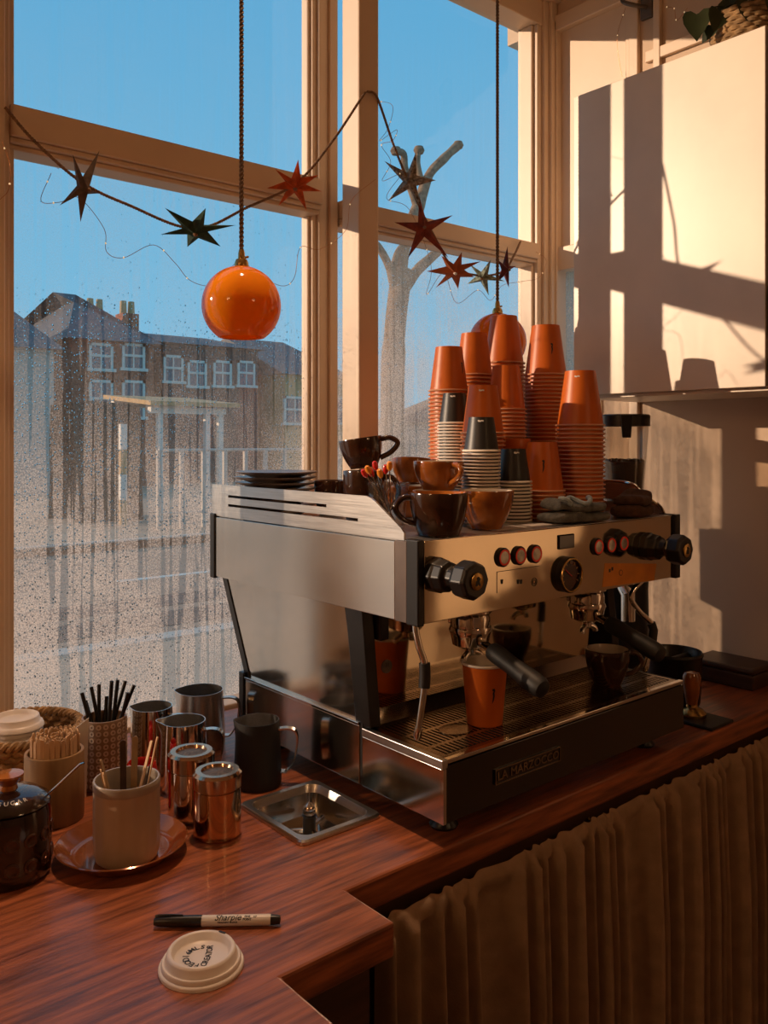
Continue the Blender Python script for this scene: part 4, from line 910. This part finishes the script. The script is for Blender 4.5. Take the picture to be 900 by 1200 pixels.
rc = thing('red_scoop', 'small red enamel pot hidden between stoneware cup and pitchers', 'pot', (.573, 1.262, CT))
G(MB().lathe([(0, 0), (.020, 0), (.024, .004), (.0245, .06), (.022, .072), (.020, .075), (.018, .070), (.021, .058), (.020, .006), (0, .006)], 28), 'wall', 'red', rc, smooth=True)
# copper plate with the stoneware cup
pl = MB().lathe([(0, .003), (.058, .003), (.060, 0), (.064, 0), (.069, .004), (.081, .014), (.087, .019), (.089, .0205), (.087, .0215), (.080, .017), (.070, .008), (.066, .006), (.060, .0058), (0, .0055)], 60).build('plate', 'copperplate', smooth=True)
pl.location = (.490, 1.142, CT); tag(pl, 'glossy copper brown plate under the stoneware cup', 'plate')
sx_, sy_, sz_ = .487, 1.120, CT + .0062
sc_ = thing('stoneware_cup', 'beige faceted stoneware cup holding flat sticks on the copper plate', 'cup', (sx_, sy_, sz_))
def fac(a, z): q = (a / (2 * math.pi) * 14) % 1; return 1 - .034 * (1 - abs(2 * q - 1)) ** .8 if .006 < z < .094 else 1.0
G(MB().lathe([(0, .003), (.036, .003), (.038, 0), (.041, .002), (.0435, .008), (.0445, .03), (.0445, .07), (.0442, .0935), (.0440, .0955)], 96, mod=fac), 'wall', 'stoneware', sc_, smooth=True, ang=60)
G(MB().lathe([(.0440, .0955), (.0448, .098), (.0448, .105), (.0435, .108), (.0415, .108), (.0405, .105), (.0400, .02), (.036, .008), (0, .007)], 60), 'rim_band', 'stonerim', sc_, smooth=True)
def flat_stick(name, label, m, base, top, w_, th, group, me=None):
    d = top - base; L_ = d.length
    pts = [(-w_ / 2, 0), (w_ / 2, 0)] + [(w_ / 2 * math.cos(a), L_ - w_ / 2 + w_ / 2 * math.sin(a)) for a in [i * math.pi / 6 for i in range(7)]]
    o = MB().prism(pts, 'y', -th / 2, th / 2).build(name, m)
    q = d.to_track_quat('Z', 'Y'); o.rotation_mode = 'QUATERNION'; o.rotation_quaternion = q; o.location = base
    return tag(o, label, 'stick', group)
def stand_in(cx, cy, r, zbase, pxs, D):
    pass
for k, (ox, oy, tx, ty, L_, mm, wd) in enumerate(((-.004, .0, -.012, .022, .145, 'darkwood', .0085), (.004, .012, .004, .026, .148, 'bamboo', .0085), (.0, -.01, .030, .016, .150, 'stick', .0062), (.008, .006, .037, .020, .152, 'stick', .0055), (.012, -.01, .034, -.008, .122, 'darkwood', .008), (-.01, -.004, -.032, -.012, .118, 'stick', .009), (-.006, .004, -.037, .004, .127, 'bamboo', .007), (-.008, -.01, -.026, -.020, .116, 'stick', .008))):
    def WV(a, b, z): return Vector((sx_ + RT.x * a + FW.x * b, sy_ + RT.y * a + FW.y * b, z))
    b0 = WV(ox, oy, sz_ + .0085); t0 = WV(tx, ty, 0); hd = math.hypot(t0.x - b0.x, t0.y - b0.y); t0.z = b0.z + math.sqrt(max(.0001, L_ ** 2 - hd ** 2))
    nm = {'darkwood': 'dark wooden', 'bamboo': 'brown bamboo', 'stick': 'pale birch'}[mm]
    flat_stick('stirring_stick', '%s flat stick standing in the stoneware cup' % nm, mm, b0, t0, wd, .0016, '%s sticks in the stoneware cup' % nm)
# sugar pot with spoon
jx, jy = .352, 1.185
sp_ = thing('sugar_pot', 'glossy dark brown lidded sugar pot with a steel spoon slot', 'sugar pot', (jx, jy, CT))
G(MB().lathe([(0, .003), (.046, .003), (.048, 0), (.052, .004), (.0535, .02), (.0535, .085), (.051, .093), (.049, .094), (.047, .090), (.047, .01), (0, .008)], 48), 'pot_wall', 'pot', sp_, smooth=True)
for k in range(14):
    a_ = 2 * math.pi * k / 14
    for zc_ in (.028, .060):
        G(MB().lathe([(0, 0), (.0095, 0), (.0095, .0012), (.007, .0022), (.005, .0012), (0, .0014)], 16).tf(Matrix.Rotation(a_, 4, 'Z') @ Matrix.Translation((.0528, 0, zc_)) @ Matrix.Rotation(math.pi / 2, 4, 'Y')), 'relief_disc', 'potinlay', sp_, smooth=True)
ld = G(MB().lathe([(0, .094), (.050, .094), (.0525, .096), (.051, .100), (.036, .110), (.018, .114), (0, .115)], 48), 'lid', 'pot', sp_, smooth=True)
kn = MB().lathe([(0, .113), (.012, .113), (.010, .120), (.015, .127), (.0185, .131), (.0185, .134), (0, .1355)], 32).build('lid_knob', 'amber', smooth=True); kn.parent = ld
ca = math.atan2(-jy, -jx); tw = MB()
for k, ch in enumerate('SUGAR'):
    a_ = ca + (k - 2) * .20 + .12
    tw.merge(text_mb(ch, .0085, 0, .0002).tf(Matrix.Rotation(a_ + math.pi / 2, 4, 'Z') @ Matrix.Translation((0, -.0395, .1092)) @ Matrix.Rotation(math.radians(33), 4, 'X')))
tw = tw.build('lid_lettering', 'white'); tw.parent = ld
spn = thing('sugar_spoon', 'thin steel spoon handle rising from the sugar pot', 'spoon', (jx + .020, jy - .008, CT + .012))
e = RT * .072; G(MB().tube([(0, 0, 0), (.018, -.008, .082), (e.x, e.y, .132), (e.x + .004, e.y - .003, .1335)], .0016, 8), 'handle', 'chrome', spn, smooth=True)
# bamboo jar packed with stirrers
bx_, by_ = .458, 1.318
bj = thing('bamboo_jar', 'plain bamboo jar packed with wooden stirrers', 'jar', (bx_, by_, CT))
G(MB().lathe([(0, 0), (.0415, 0), (.043, .002), (.0435, .05), (.0430, .1015), (.0425, .103), (.0385, .103), (.038, .101), (.038, .008), (0, .008)], 48), 'wall', 'bamboo', bj, smooth=True)
L_ = .118; w_ = .0058
stm = MB().prism([(-w_ / 2, 0), (w_ / 2, 0)] + [(w_ / 2 * math.cos(a), L_ - w_ / 2 + w_ / 2 * math.sin(a)) for a in [i * math.pi / 5 for i in range(6)]], 'y', -.0007, .0007).mesh('wooden_stirrer', 'stick')
k = 0
for rr, nn in ((.0345, 30), (.0275, 23), (.0205, 17), (.0130, 10), (.005, 4)):
    for i in range(nn):
        a_ = 2 * math.pi * i / nn + rr * 40; o = bpy.data.objects.new('wooden_stirrer', stm); COL.objects.link(o)
        o.location = (bx_ + rr * math.cos(a_), by_ + rr * math.sin(a_), CT + .0085 + random.uniform(0, .005)); o.rotation_euler = (random.uniform(-.02, .02), 0, a_ + math.pi / 2 + random.uniform(-.25, .25))
        tag(o, 'thin pale wooden stirrer packed into the bamboo jar', 'stirrer', 'wooden stirrers in the bamboo jar')
# paper sachet
sa = thing('paper_sachet', 'white paper sachet with red prints tucked behind the stirrers', 'sachet', (.500, 1.372, CT))
m_ = Matrix.Rotation(math.atan2(RT.y, RT.x) + .35, 4, 'Z')
G(MB().prism([(-.030, .0), (.026, .0), (.030, .128), (.008, .112), (-.026, .085)], 'y', -.0008, .0008).tf(m_), 'paper', 'white', sa)
for (u, v) in ((.012, .100), (-.004, .092), (.014, .085)): G(MB().lathe([(0, 0), (.003, 0), (.003, .0012), (0, .0012)], 10).tf(m_ @ Matrix.Translation((u, -.0008, v)) @ Matrix.Rotation(math.pi / 2, 4, 'X')), 'red_print', 'red', sa)
# patterned pot with straws
qx, qy = .566, 1.392
pp = thing('patterned_pot', 'brown pottery beaker covered in pale rings holding black straws', 'beaker', (qx, qy, CT))
G(MB().lathe([(0, 0), (.034, 0), (.036, .003), (.0365, .112), (.036, .115), (.033, .115), (.0325, .112), (.0325, .006), (0, .006)], 48), 'wall', 'pattern', pp, smooth=True)
rm = MB().lathe([(.0018, 0), (.0043, 0), (.0043, .0008), (.0018, .0008)], 12).mesh('glaze_ring', 'patternring', True)
for i in range(20):
    for j in range(10):
        a_ = 2 * math.pi * i / 20; o = bpy.data.objects.new('glaze_ring', rm); COL.objects.link(o); o.parent = pp
        o.matrix_local = Matrix.Rotation(a_, 4, 'Z') @ Matrix.Translation((.0362, 0, .010 + j * .0108)) @ Matrix.Rotation(math.pi / 2, 4, 'Y')
sm = MB().lathe([(.0024, 0), (.0032, 0), (.0032, .150), (.0024, .150), (.0024, 0)], 12).mesh('drinking_straw', 'black', True)
for k, (px, py) in enumerate(((96, 812), (100, 821), (107, 805), (116, 802), (131, 798), (138, 797), (147, 798), (125, 816), (150, 812), (157, 803))):
    D_ = 1.443 + .012 * ((k * 5) % 4 - 1.5); top = pD(px, py, D_); c0 = Vector((qx, qy, 0)); hv = Vector((top.x, top.y, 0)) - c0
    base = c0 - hv * .18 + Vector(((k % 3 - 1) * .007, (k % 4 - 1.5) * .006, CT + .0075)); d = top - base
    o = bpy.data.objects.new('drinking_straw', sm); COL.objects.link(o); o.rotation_mode = 'QUATERNION'; o.rotation_quaternion = d.to_track_quat('Z', 'Y'); o.location = base; o.scale = (1, 1, d.length / .150)
    tag(o, 'black drinking straw standing in the ringed beaker', 'straw', 'black straws in the ringed beaker')
# basket of lids
kx, ky = .468, 1.500
bk = thing('seagrass_basket', 'round woven seagrass basket by the window holding white lids', 'basket', (kx, ky, CT))
G(MB().lathe([(0, 0), (.076, 0), (.078, .004), (0, .004)], 40), 'base', 'wicker', bk)
for j in range(8):
    R_ = .080 + .012 * (j / 7) ** .8; n = 168; P = []
    for i in range(n):
        a_ = 2 * math.pi * i / n; w1_ = math.sin(a_ * 21 + (j % 2) * math.pi)
        P.append((((R_ + .0030 * w1_)) * math.cos(a_), (R_ + .0030 * w1_) * math.sin(a_), .008 + j * .0098 + .0016 * math.sin(a_ * 42)))
    G(MB().tube(P, .0056, 6, closed=True), 'weave_row', 'wicker', bk, smooth=True)
for s_ in (0, 1):
    P = [((.093 + .0045 * math.cos(a_ * 26 + s_ * math.pi)) * math.cos(a_), (.093 + .0045 * math.cos(a_ * 26 + s_ * math.pi)) * math.sin(a_), .088 + .0045 * math.sin(a_ * 26 + s_ * math.pi)) for a_ in [2 * math.pi * i / 208 for i in range(208)]]
    G(MB().tube(P, .0046, 6, closed=True), 'braided_edge', 'wicker', bk, smooth=True)
LIDP = [(0, .0105), (.029, .0105), (.031, .012), (.0325, .0175), (.0345, .0185), (.0365, .0175), (.0385, .009), (.0405, .0075), (.0425, .0065), (.0432, .004), (.0445, .0025), (.0448, 0), (.0436, 0), (.0420, .005), (.0375, .0075), (.0355, .0165), (.0335, .0165), (.0315, .0100), (0, .0092)]
lm = MB().lathe(LIDP, 44).mesh('cup_lid', 'plasticlid', True, 50)
lx, ly = .452, 1.488
for i in range(13):
    o = bpy.data.objects.new('cup_lid', lm); COL.objects.link(o); o.location = (lx + random.uniform(-.001, .001), ly + random.uniform(-.001, .001), CT + .0045 + i * .0078)
    tag(o, 'uppermost white lid of the pile in the basket' if i == 12 else 'white plastic cup lid piled in the seagrass basket', 'cup lid', None if i == 12 else 'white lids piled in the basket')
# the single lid with handwriting
LID2 = [(0, .0110), (.028, .0110), (.0300, .0125), (.0315, .0185), (.0335, .0200), (.0360, .0195), (.0375, .0170), (.0388, .0110), (.0400, .0095), (.0418, .0098), (.0428, .0085), (.0432, .0050), (.0452, .0045), (.0462, .0025), (.0460, 0), (.0445, 0), (.0425, .004), (.0410, .008), (.0380, .0085), (.0355, .0180), (.0335, .0185), (.0325, .0175), (.0310, .0100), (0, .0096)]
lid = thing('coffee_cup_cover', 'white takeaway cup lid with black handwriting beside the marker pen', 'cup lid', (.4515, .842, CT))
G(MB().lathe(LID2, 64), 'lid_shell', 'plasticlid', lid, smooth=True, ang=50)
G(B(-.0042, .0042, -.0012, .0012, .0198, .0206).tf(Matrix.Rotation(math.radians(20), 4, 'Z') @ Matrix.Translation((.0345, 0, 0)) @ Matrix.Rotation(math.pi / 2, 4, 'Z')), 'sip_hole', 'ink', lid)
tw = MB(); up_ = math.atan2(FW.y, FW.x)
def arc_text(s, R_, cen, a0, da, size):
    for k, ch in enumerate(s):
        a_ = a0 + k * da
        tw.merge(text_mb(ch, size * random.uniform(.92, 1.08), random.uniform(-.1, .2), 0, .00022).tf(Matrix.Rotation(up_, 4, 'Z') @ Matrix.Translation((cen, 0, .0114)) @ Matrix.Rotation(a_, 4, 'Z') @ Matrix.Translation((0, R_, 0))))
arc_text('FEODI6MLS', .0165, .0, math.radians(86), math.radians(-21), .0092)
arc_text('CREATOR', .075, .0, math.radians(0), math.radians(0), .0001) if False else None
for k, ch in enumerate('CREATOR'):
    tw.merge(text_mb(ch, .0092, random.uniform(-.1, .2), 0, .00022).tf(Matrix.Rotation(up_, 4, 'Z') @ Matrix.Translation((-.0155 + k * .0054, -.006 - .0016 * math.sin(k / 6 * math.pi), .0114)) @ Matrix.Rotation(random.uniform(-.1, .1), 4, 'Z')))
G(tw, 'handwriting', 'ink', lid)
# marker pen
ma, mb_ = Vector((.445, .9455, CT)), Vector((.562, .8525, CT)); mv = mb_ - ma; ML = mv.length; u = mv.normalized(); mr_ = .0066
mk = thing('marker_pen', 'black-capped permanent marker with pale printed barrel lying on the worktop', 'marker', (*(ma + mv / 2).xy, CT))
MK = Matrix.Translation(Vector((-mv.x / 2, -mv.y / 2, mr_ + .0003))) @ Matrix.Rotation(math.atan2(u.y, u.x), 4, 'Z') @ Matrix.Rotation(math.pi / 2, 4, 'Y')   # local z along the pen
c_ = ML * .375
G(MB().lathe([(0, 0), (.0040, 0), (.0046, .002), (.0056, .006), (.0064, .025), (.0066, c_), (.0060, c_), (0, c_)], 28).tf(MK), 'cap', 'black', mk, smooth=True)
G(MB().tube([(-.0062, 0, .0015), (-.0072, 0, .004), (-.0076, 0, .020), (-.0068, 0, .034)], .0012, 6).tf(MK), 'pocket_clip', 'black', mk, smooth=True)
G(MB().lathe([(0, c_), (.0058, c_), (.0061, c_ + .001), (.0062, ML - .014), (.0058, ML - .012), (0, ML - .012)], 28).tf(MK), 'barrel', 'marker', mk, smooth=True)
G(MB().lathe([(0, ML - .0121), (.0058, ML - .0121), (.0052, ML - .004), (.0046, ML - .001), (0, ML)], 28).tf(MK), 'end_plug', 'black', mk, smooth=True)
def wrap_text(s, size, along, lift, sh=0.0, off=0.0):
    m = text_mb(s, size, sh, 0, off); R_ = .00635
    import bmesh
    bm = bmesh.new(); bv = [bm.verts.new(v) for v in m.v]
    for f in m.f:
        try: bm.faces.new([bv[i] for i in f])
        except ValueError: pass
    lo_, hi_ = min(v[1] for v in m.v), max(v[1] for v in m.v); y_ = lo_ + .0006
    while y_ < hi_:
        bmesh.ops.bisect_plane(bm, geom=bm.verts[:] + bm.edges[:] + bm.faces[:], plane_co=(0, y_, 0), plane_no=(0, 1, 0)); y_ += .0006
    bm.verts.index_update(); m = MB().add([v.co[:] for v in bm.verts], [tuple(v.index for v in f.verts) for f in bm.faces]); bm.free()
    ang0 = math.radians(38)                       # printed side turned up towards the room
    m.v = [(R_ * -math.cos((v[1] + lift) / R_ - ang0 + .9 * 0), R_ * math.sin((v[1] + lift) / R_ - ang0), along + v[0]) for v in m.v]
    return m.tf(MK)
G(wrap_text('Sharpie', .0105, c_ + .031, .0006, .35, .00012), 'brand_lettering', 'ink', mk)
G(wrap_text('PERMANENT MARKER', .0024, c_ + .031, -.0048, 0, .0001), 'small_print', 'ink', mk)
G(wrap_text('FINE', .0034, c_ + .054, .0014, 0, .00015).merge(wrap_text('POINT', .0034, c_ + .054, -.0018, 0, .00015)), 'tip_print', 'ink', mk)
G(wrap_text('AP', .0036, c_ + .063, .001, 0, .0001), 'round_seal', 'ink', mk)

# ================================================================== PENDANTS, GARLAND, FAIRY LIGHTS, PLANT
def pendant(px, D, label):
    p = pD(px, 358 if D < 1.8 else 517 - (517 - 358) * 1.55 / D, D); R_ = .0713
    t = thing('pendant_lamp', label, 'pendant lamp', (p.x, p.y, p.z))
    th = [math.radians(a) for a in range(10, 153, 6)] + [math.radians(154)]
    prof = [(R_ * math.sin(a), R_ * math.cos(a)) for a in th]; inn = [((R_ - .0025) * math.sin(a), (R_ - .0025) * math.cos(a)) for a in reversed(th)]
    prof = prof + inn
    def bot(r, z): return (r, z)
    th2 = [math.radians(a) for a in list(range(10, 146, 5))]
    prof = [(R_ * math.sin(a), R_ * math.cos(a)) for a in th2] + [((R_ - .003) * math.sin(a), (R_ - .003) * math.cos(a)) for a in reversed(th2)]
    G(MB().lathe(prof, 56), 'glass_shade', 'lampglass', t, smooth=True, ang=60)
    G(MB().lathe([(0, R_ + .012), (.010, R_ + .012), (.0125, R_ + .006), (.013, R_ - .0005), (.011, R_ - .006), (0, R_ - .006)], 28), 'brass_gallery', 'brass', t, smooth=True)
    G(MB().lathe([(0, R_ + .030), (.0045, R_ + .030), (.006, R_ + .024), (.0065, R_ + .012), (0, R_ + .012)], 20), 'lampholder', 'brass', t, smooth=True)
    G(MB().tube([(.006, 0, R_ + .016), (.011, -.003, R_ + .018), (.0125, -.003, R_ + .018)], .0022, 8), 'cord_screw', 'brass', t, smooth=True)
    top = CE - p.z - .001; line = [(0, 0, R_ + .030), (0, 0, top)]
    for ph in (0, math.pi): G(MB().tube(helix(line, .0021, .016, ph, 8), .0025, 6), 'cord_strand', 'cord', t, smooth=True)
    G(MB().lathe([(0, top), (.045, top), (.045, top - .02), (.03, top - .03), (0, top - .03)], 28), 'ceiling_rose', 'brass', t, smooth=True)
pendant(283, 1.55, 'orange glass globe pendant hanging alone before the left sash window')
pendant(583, 2.12, 'orange glass globe pendant hanging behind the paper cup stacks')

YG = 1.555
def gp(px, py, Y=YG): return pY(px, py, Y)
def rope(ctrl, label):
    P = spline(ctrl, 10); t = thing('garland_rope', label, 'rope', P[0])
    for ph in (0, math.pi): MB().tube(helix(P, .0015, .011, ph, 7), .0019, 5).build('rope_strand', 'rope', t, smooth=True)
rope([gp(6, 126, 1.595), gp(40, 165, 1.58), gp(95, 213), gp(150, 240), gp(228, 268), gp(290, 243), gp(348, 214), gp(390, 165, 1.52), pY(428, 108, 1.494)], 'twisted jute garland rope sagging across the left sash window')
rope([pY(430, 107, 1.494), pY(442, 115, 1.494), gp(462, 172, 1.53), gp(485, 228), gp(508, 275), gp(530, 312), gp(562, 323), gp(590, 318), gp(602, 300, 1.58), gp(610, 283, 1.608)], 'twisted jute garland rope dropping before the right sash window')
SM = {'felt_grey': mat('grey_felt', (.17, .12, .09), .9, var=.3, scale=80), 'felt_green': mat('green_felt', (.03, .075, .045), .9, var=.3, scale=80), 'felt_orange': mat('orange_felt', (.78, .14, .02), .85, var=.2, scale=80, trans=.4),
      'felt_speck': mat('speckled_felt', (.45, .38, .30), .9, col2=(.06, .04, .03), scale=140), 'felt_red': mat('rust_felt', (.32, .055, .025), .9, var=.25, scale=60, trans=.2), 'felt_rust': mat('leather_orange', (.45, .11, .03), .8, var=.15, scale=50, trans=.2),
      'felt_mint': mat('mint_speckled_felt', (.34, .40, .32), .9, col2=(.08, .09, .06), scale=140), 'felt_plum': mat('plum_felt', (.13, .02, .025), .9, var=.3, scale=60)}
M.update(SM)
def star(label, px, py, m, R_, ri, n, rot, tilt, Y=YG, puff=.012):
    c = gp(px, py, Y - .012); t = thing('felt_star', label, 'star ornament', c)
    vs = [(0, -puff, 0), (0, puff, 0)]; fs = []
    for i in range(2 * n):
        a_ = math.pi * i / n + math.pi / 2; r_ = (R_ * (1 + .13 * math.sin(i * 2.4 + px)) if i % 2 == 0 else ri); vs.append((r_ * math.cos(a_), .004 * math.sin(i * 1.7 + py), r_ * math.sin(a_)))
    for i in range(2 * n): j = (i + 1) % (2 * n); fs += [(0, 2 + i, 2 + j), (1, 2 + j, 2 + i)]
    # each point of the star has a folded ridge on both sides
    view = math.atan2(c.x, c.y)
    mt = Matrix.Rotation(-view, 4, 'Z') @ Matrix.Rotation(math.radians(tilt[0]), 4, 'Z') @ Matrix.Rotation(math.radians(tilt[1]), 4, 'X') @ Matrix.Rotation(math.radians(rot), 4, 'Y')
    G(MB().add(vs, fs).tf(mt), 'star_body', m, t)
    G(MB().lathe([(0, -.004), (.004, -.002), (.005, 0), (.004, .002), (0, .004)], 12, (0, -puff, 0)).tf(mt), 'centre_bead', 'rope' if m != 'felt_rust' else 'white', t, smooth=True)
star('grey felt star seen nearly edge-on on the left garland', 97, 220, 'felt_grey', 0.074, 0.016, 5, 10, (66, 20))
star('dark green felt star at the low point of the left garland', 229, 269, 'felt_green', 0.072, 0.023, 6, 15, (0, 66))
star('orange felt star close to the column on the left garland', 346, 217, 'felt_orange', 0.067, 0.023, 7, 5, (0, 58))
star('black and white speckled felt star at the top of the right garland', 481, 212, 'felt_speck', 0.074, 0.020, 5, 24, (-25, 25))
star('rust red felt star hanging below the speckled one', 496, 268, 'felt_red', 0.084, 0.020, 5, -8, (15, 0), puff=.014)
star('flat rust orange leather star before the right transom', 533, 317, 'felt_rust', 0.066, 0.025, 7, 10, (10, 50))
star('mint speckled felt star beside the pendant cord', 566, 324, 'felt_mint', 0.055, 0.016, 5, 35, (-20, 40))
star('small plum red felt star at the end of the right garland', 592, 316, 'felt_plum', 0.055, 0.014, 5, 0, (62, 10))
def fairy(ctrl, label, step=5):
    P = spline(ctrl, 7); t = thing('fairy_lights', label, 'fairy lights', P[0])
    MB().tube(P, .0006, 5).build('wire', 'wire', t, smooth=True)
    for i in range(2, len(P), step * 2): MB().lathe([(0, -.0022), (.0014, -.001), (.0016, .0), (.0012, .0014), (0, .0022)], 8, P[i]).build('bulb', 'bulb', t, smooth=True)
fairy([gp(2, 165), gp(12, 195), gp(10, 222), gp(0, 234)], 'short loop of copper fairy lights on the left window frame')
fairy([gp(60, 203), gp(48, 235), gp(70, 237), gp(93, 232), gp(122, 268), gp(125, 295), gp(145, 302), gp(180, 287), gp(205, 308), gp(222, 328), gp(245, 335), gp(262, 325), gp(282, 304), gp(300, 320), gp(330, 335), gp(345, 325), gp(352, 290), gp(375, 292), gp(405, 270, 1.49), gp(412, 235, 1.49), gp(440, 210, 1.49)], 'long loose copper fairy-light wire across the left sash window')
fairy([gp(440, 118, 1.49), gp(460, 124), gp(455, 150), gp(445, 165), gp(465, 152), gp(460, 165), gp(447, 170), gp(458, 190), gp(448, 212), gp(470, 204), gp(453, 232), gp(480, 246), gp(505, 310), gp(500, 345), gp(520, 320), gp(535, 355), gp(560, 340), gp(575, 352), gp(588, 335), gp(610, 330, 1.58), gp(632, 325, 1.59), gp(640, 305, 1.59), gp(628, 295, 1.59)], 'tangled copper fairy-light wire around the right garland')
fairy([pX(733, 9, 2.02), pX(724, 38, 2.02), pX(724, 60, 2.02), pX(729, 90, 2.02)], 'copper fairy-light wire hanging above the white cabinet', 3)
fairy([pX(806, 9, 2.02), pX(793, 24, 2.02), pX(790, 10, 2.02), pX(780, 8, 2.02)], 'fairy-light wire curling on the plaster by the plant', 3)
# wall bracket and pipe above the cabinet
wb = thing('wall_bracket', 'dull metal spotlight bracket high on the plaster wall', 'bracket', pX(760, 10, XR))
p = pX(760, 10, XR); B(XR - .012, XR - .0005, p.y - .018, p.y + .018, p.z - .03, p.z + .05).build('plate', 'metalpost', wb, bevel=.002)
MB().tube(spline([(XR - .010, p.y, p.z), (XR - .05, p.y + .01, p.z - .004), (XR - .06, p.y + .035, p.z + .01), (XR - .05, p.y + .05, p.z + .03)], 5), .006, 8).build('arm', 'metalpost', wb, smooth=True)
# trailing plant in a basket pot on the cabinet
pc = Vector((1.885, .945, CZ1))
pt = thing('potted_plant', 'dark heart-leaved trailing plant in a woven pot on the white cabinet', 'plant', pc)
G(MB().lathe([(0, 0), (.062, 0), (.07, .005), (.078, .09), (.072, .09), (.066, .01), (0, .01)], 36), 'pot_liner', 'darkwood', pt, smooth=True)
for j in range(9): G(MB().tube([((.071 + .0009 * j + .002 * math.sin(a_ * 18 + (j % 2) * math.pi)) * math.cos(a_), (.071 + .0009 * j + .002 * math.sin(a_ * 18 + (j % 2) * math.pi)) * math.sin(a_), .008 + j * .0105) for a_ in [2 * math.pi * i / 108 for i in range(108)]], .0058, 6, closed=True), 'weave_row', 'wicker', pt, smooth=True)
def heart(sz):
    pts = [(0, 0), (.22, .16), (.42, .12), (.5, -.08), (.46, -.35), (.28, -.68), (0, -1.05), (-.28, -.68), (-.46, -.35), (-.5, -.08), (-.42, .12), (-.22, .16)]
    vs = [(0, .0, -.35 * sz)] + [(a * sz, -.10 * sz * abs(a) * 2 + .05 * sz * b * b, b * sz) for a, b in pts]; n = len(pts)
    return MB().add(vs, [(0, 1 + i, 1 + (i + 1) % n) for i in range(n)])
face = math.atan2(pc.x, pc.y)
for k, (px, py, X_, sz, rz, tl) in enumerate(((817, 17, 1.78, .062, 0, 0), (843, 14, 1.80, .050, 25, 18), (835, 34, 1.80, .034, -20, 40), (858, 6, 1.84, .060, -15, 25), (880, 2, 1.83, .070, 20, -10), (895, 4, 1.86, .065, 50, 0), (868, -12, 1.88, .07, -40, 30), (890, -25, 1.90, .075, 10, -20), (912, -5, 1.82, .07, 30, 10))):
    q = pX(px, py, X_) - pc
    lf = G(heart(sz).tf(Matrix.Translation(q) @ Matrix.Rotation(-face + math.radians(rz), 4, 'Z') @ Matrix.Rotation(math.radians(-10), 4, 'X') @ Matrix.Rotation(math.radians(tl), 4, 'Y')), 'leaf', 'leaf', pt, smooth=True, ang=180)
    G(MB().tube(spline([(0, 0, .07), q * .5 + Vector((0, 0, .07)), q], 6), .0016, 6), 'stem', 'leaf', pt, smooth=True)
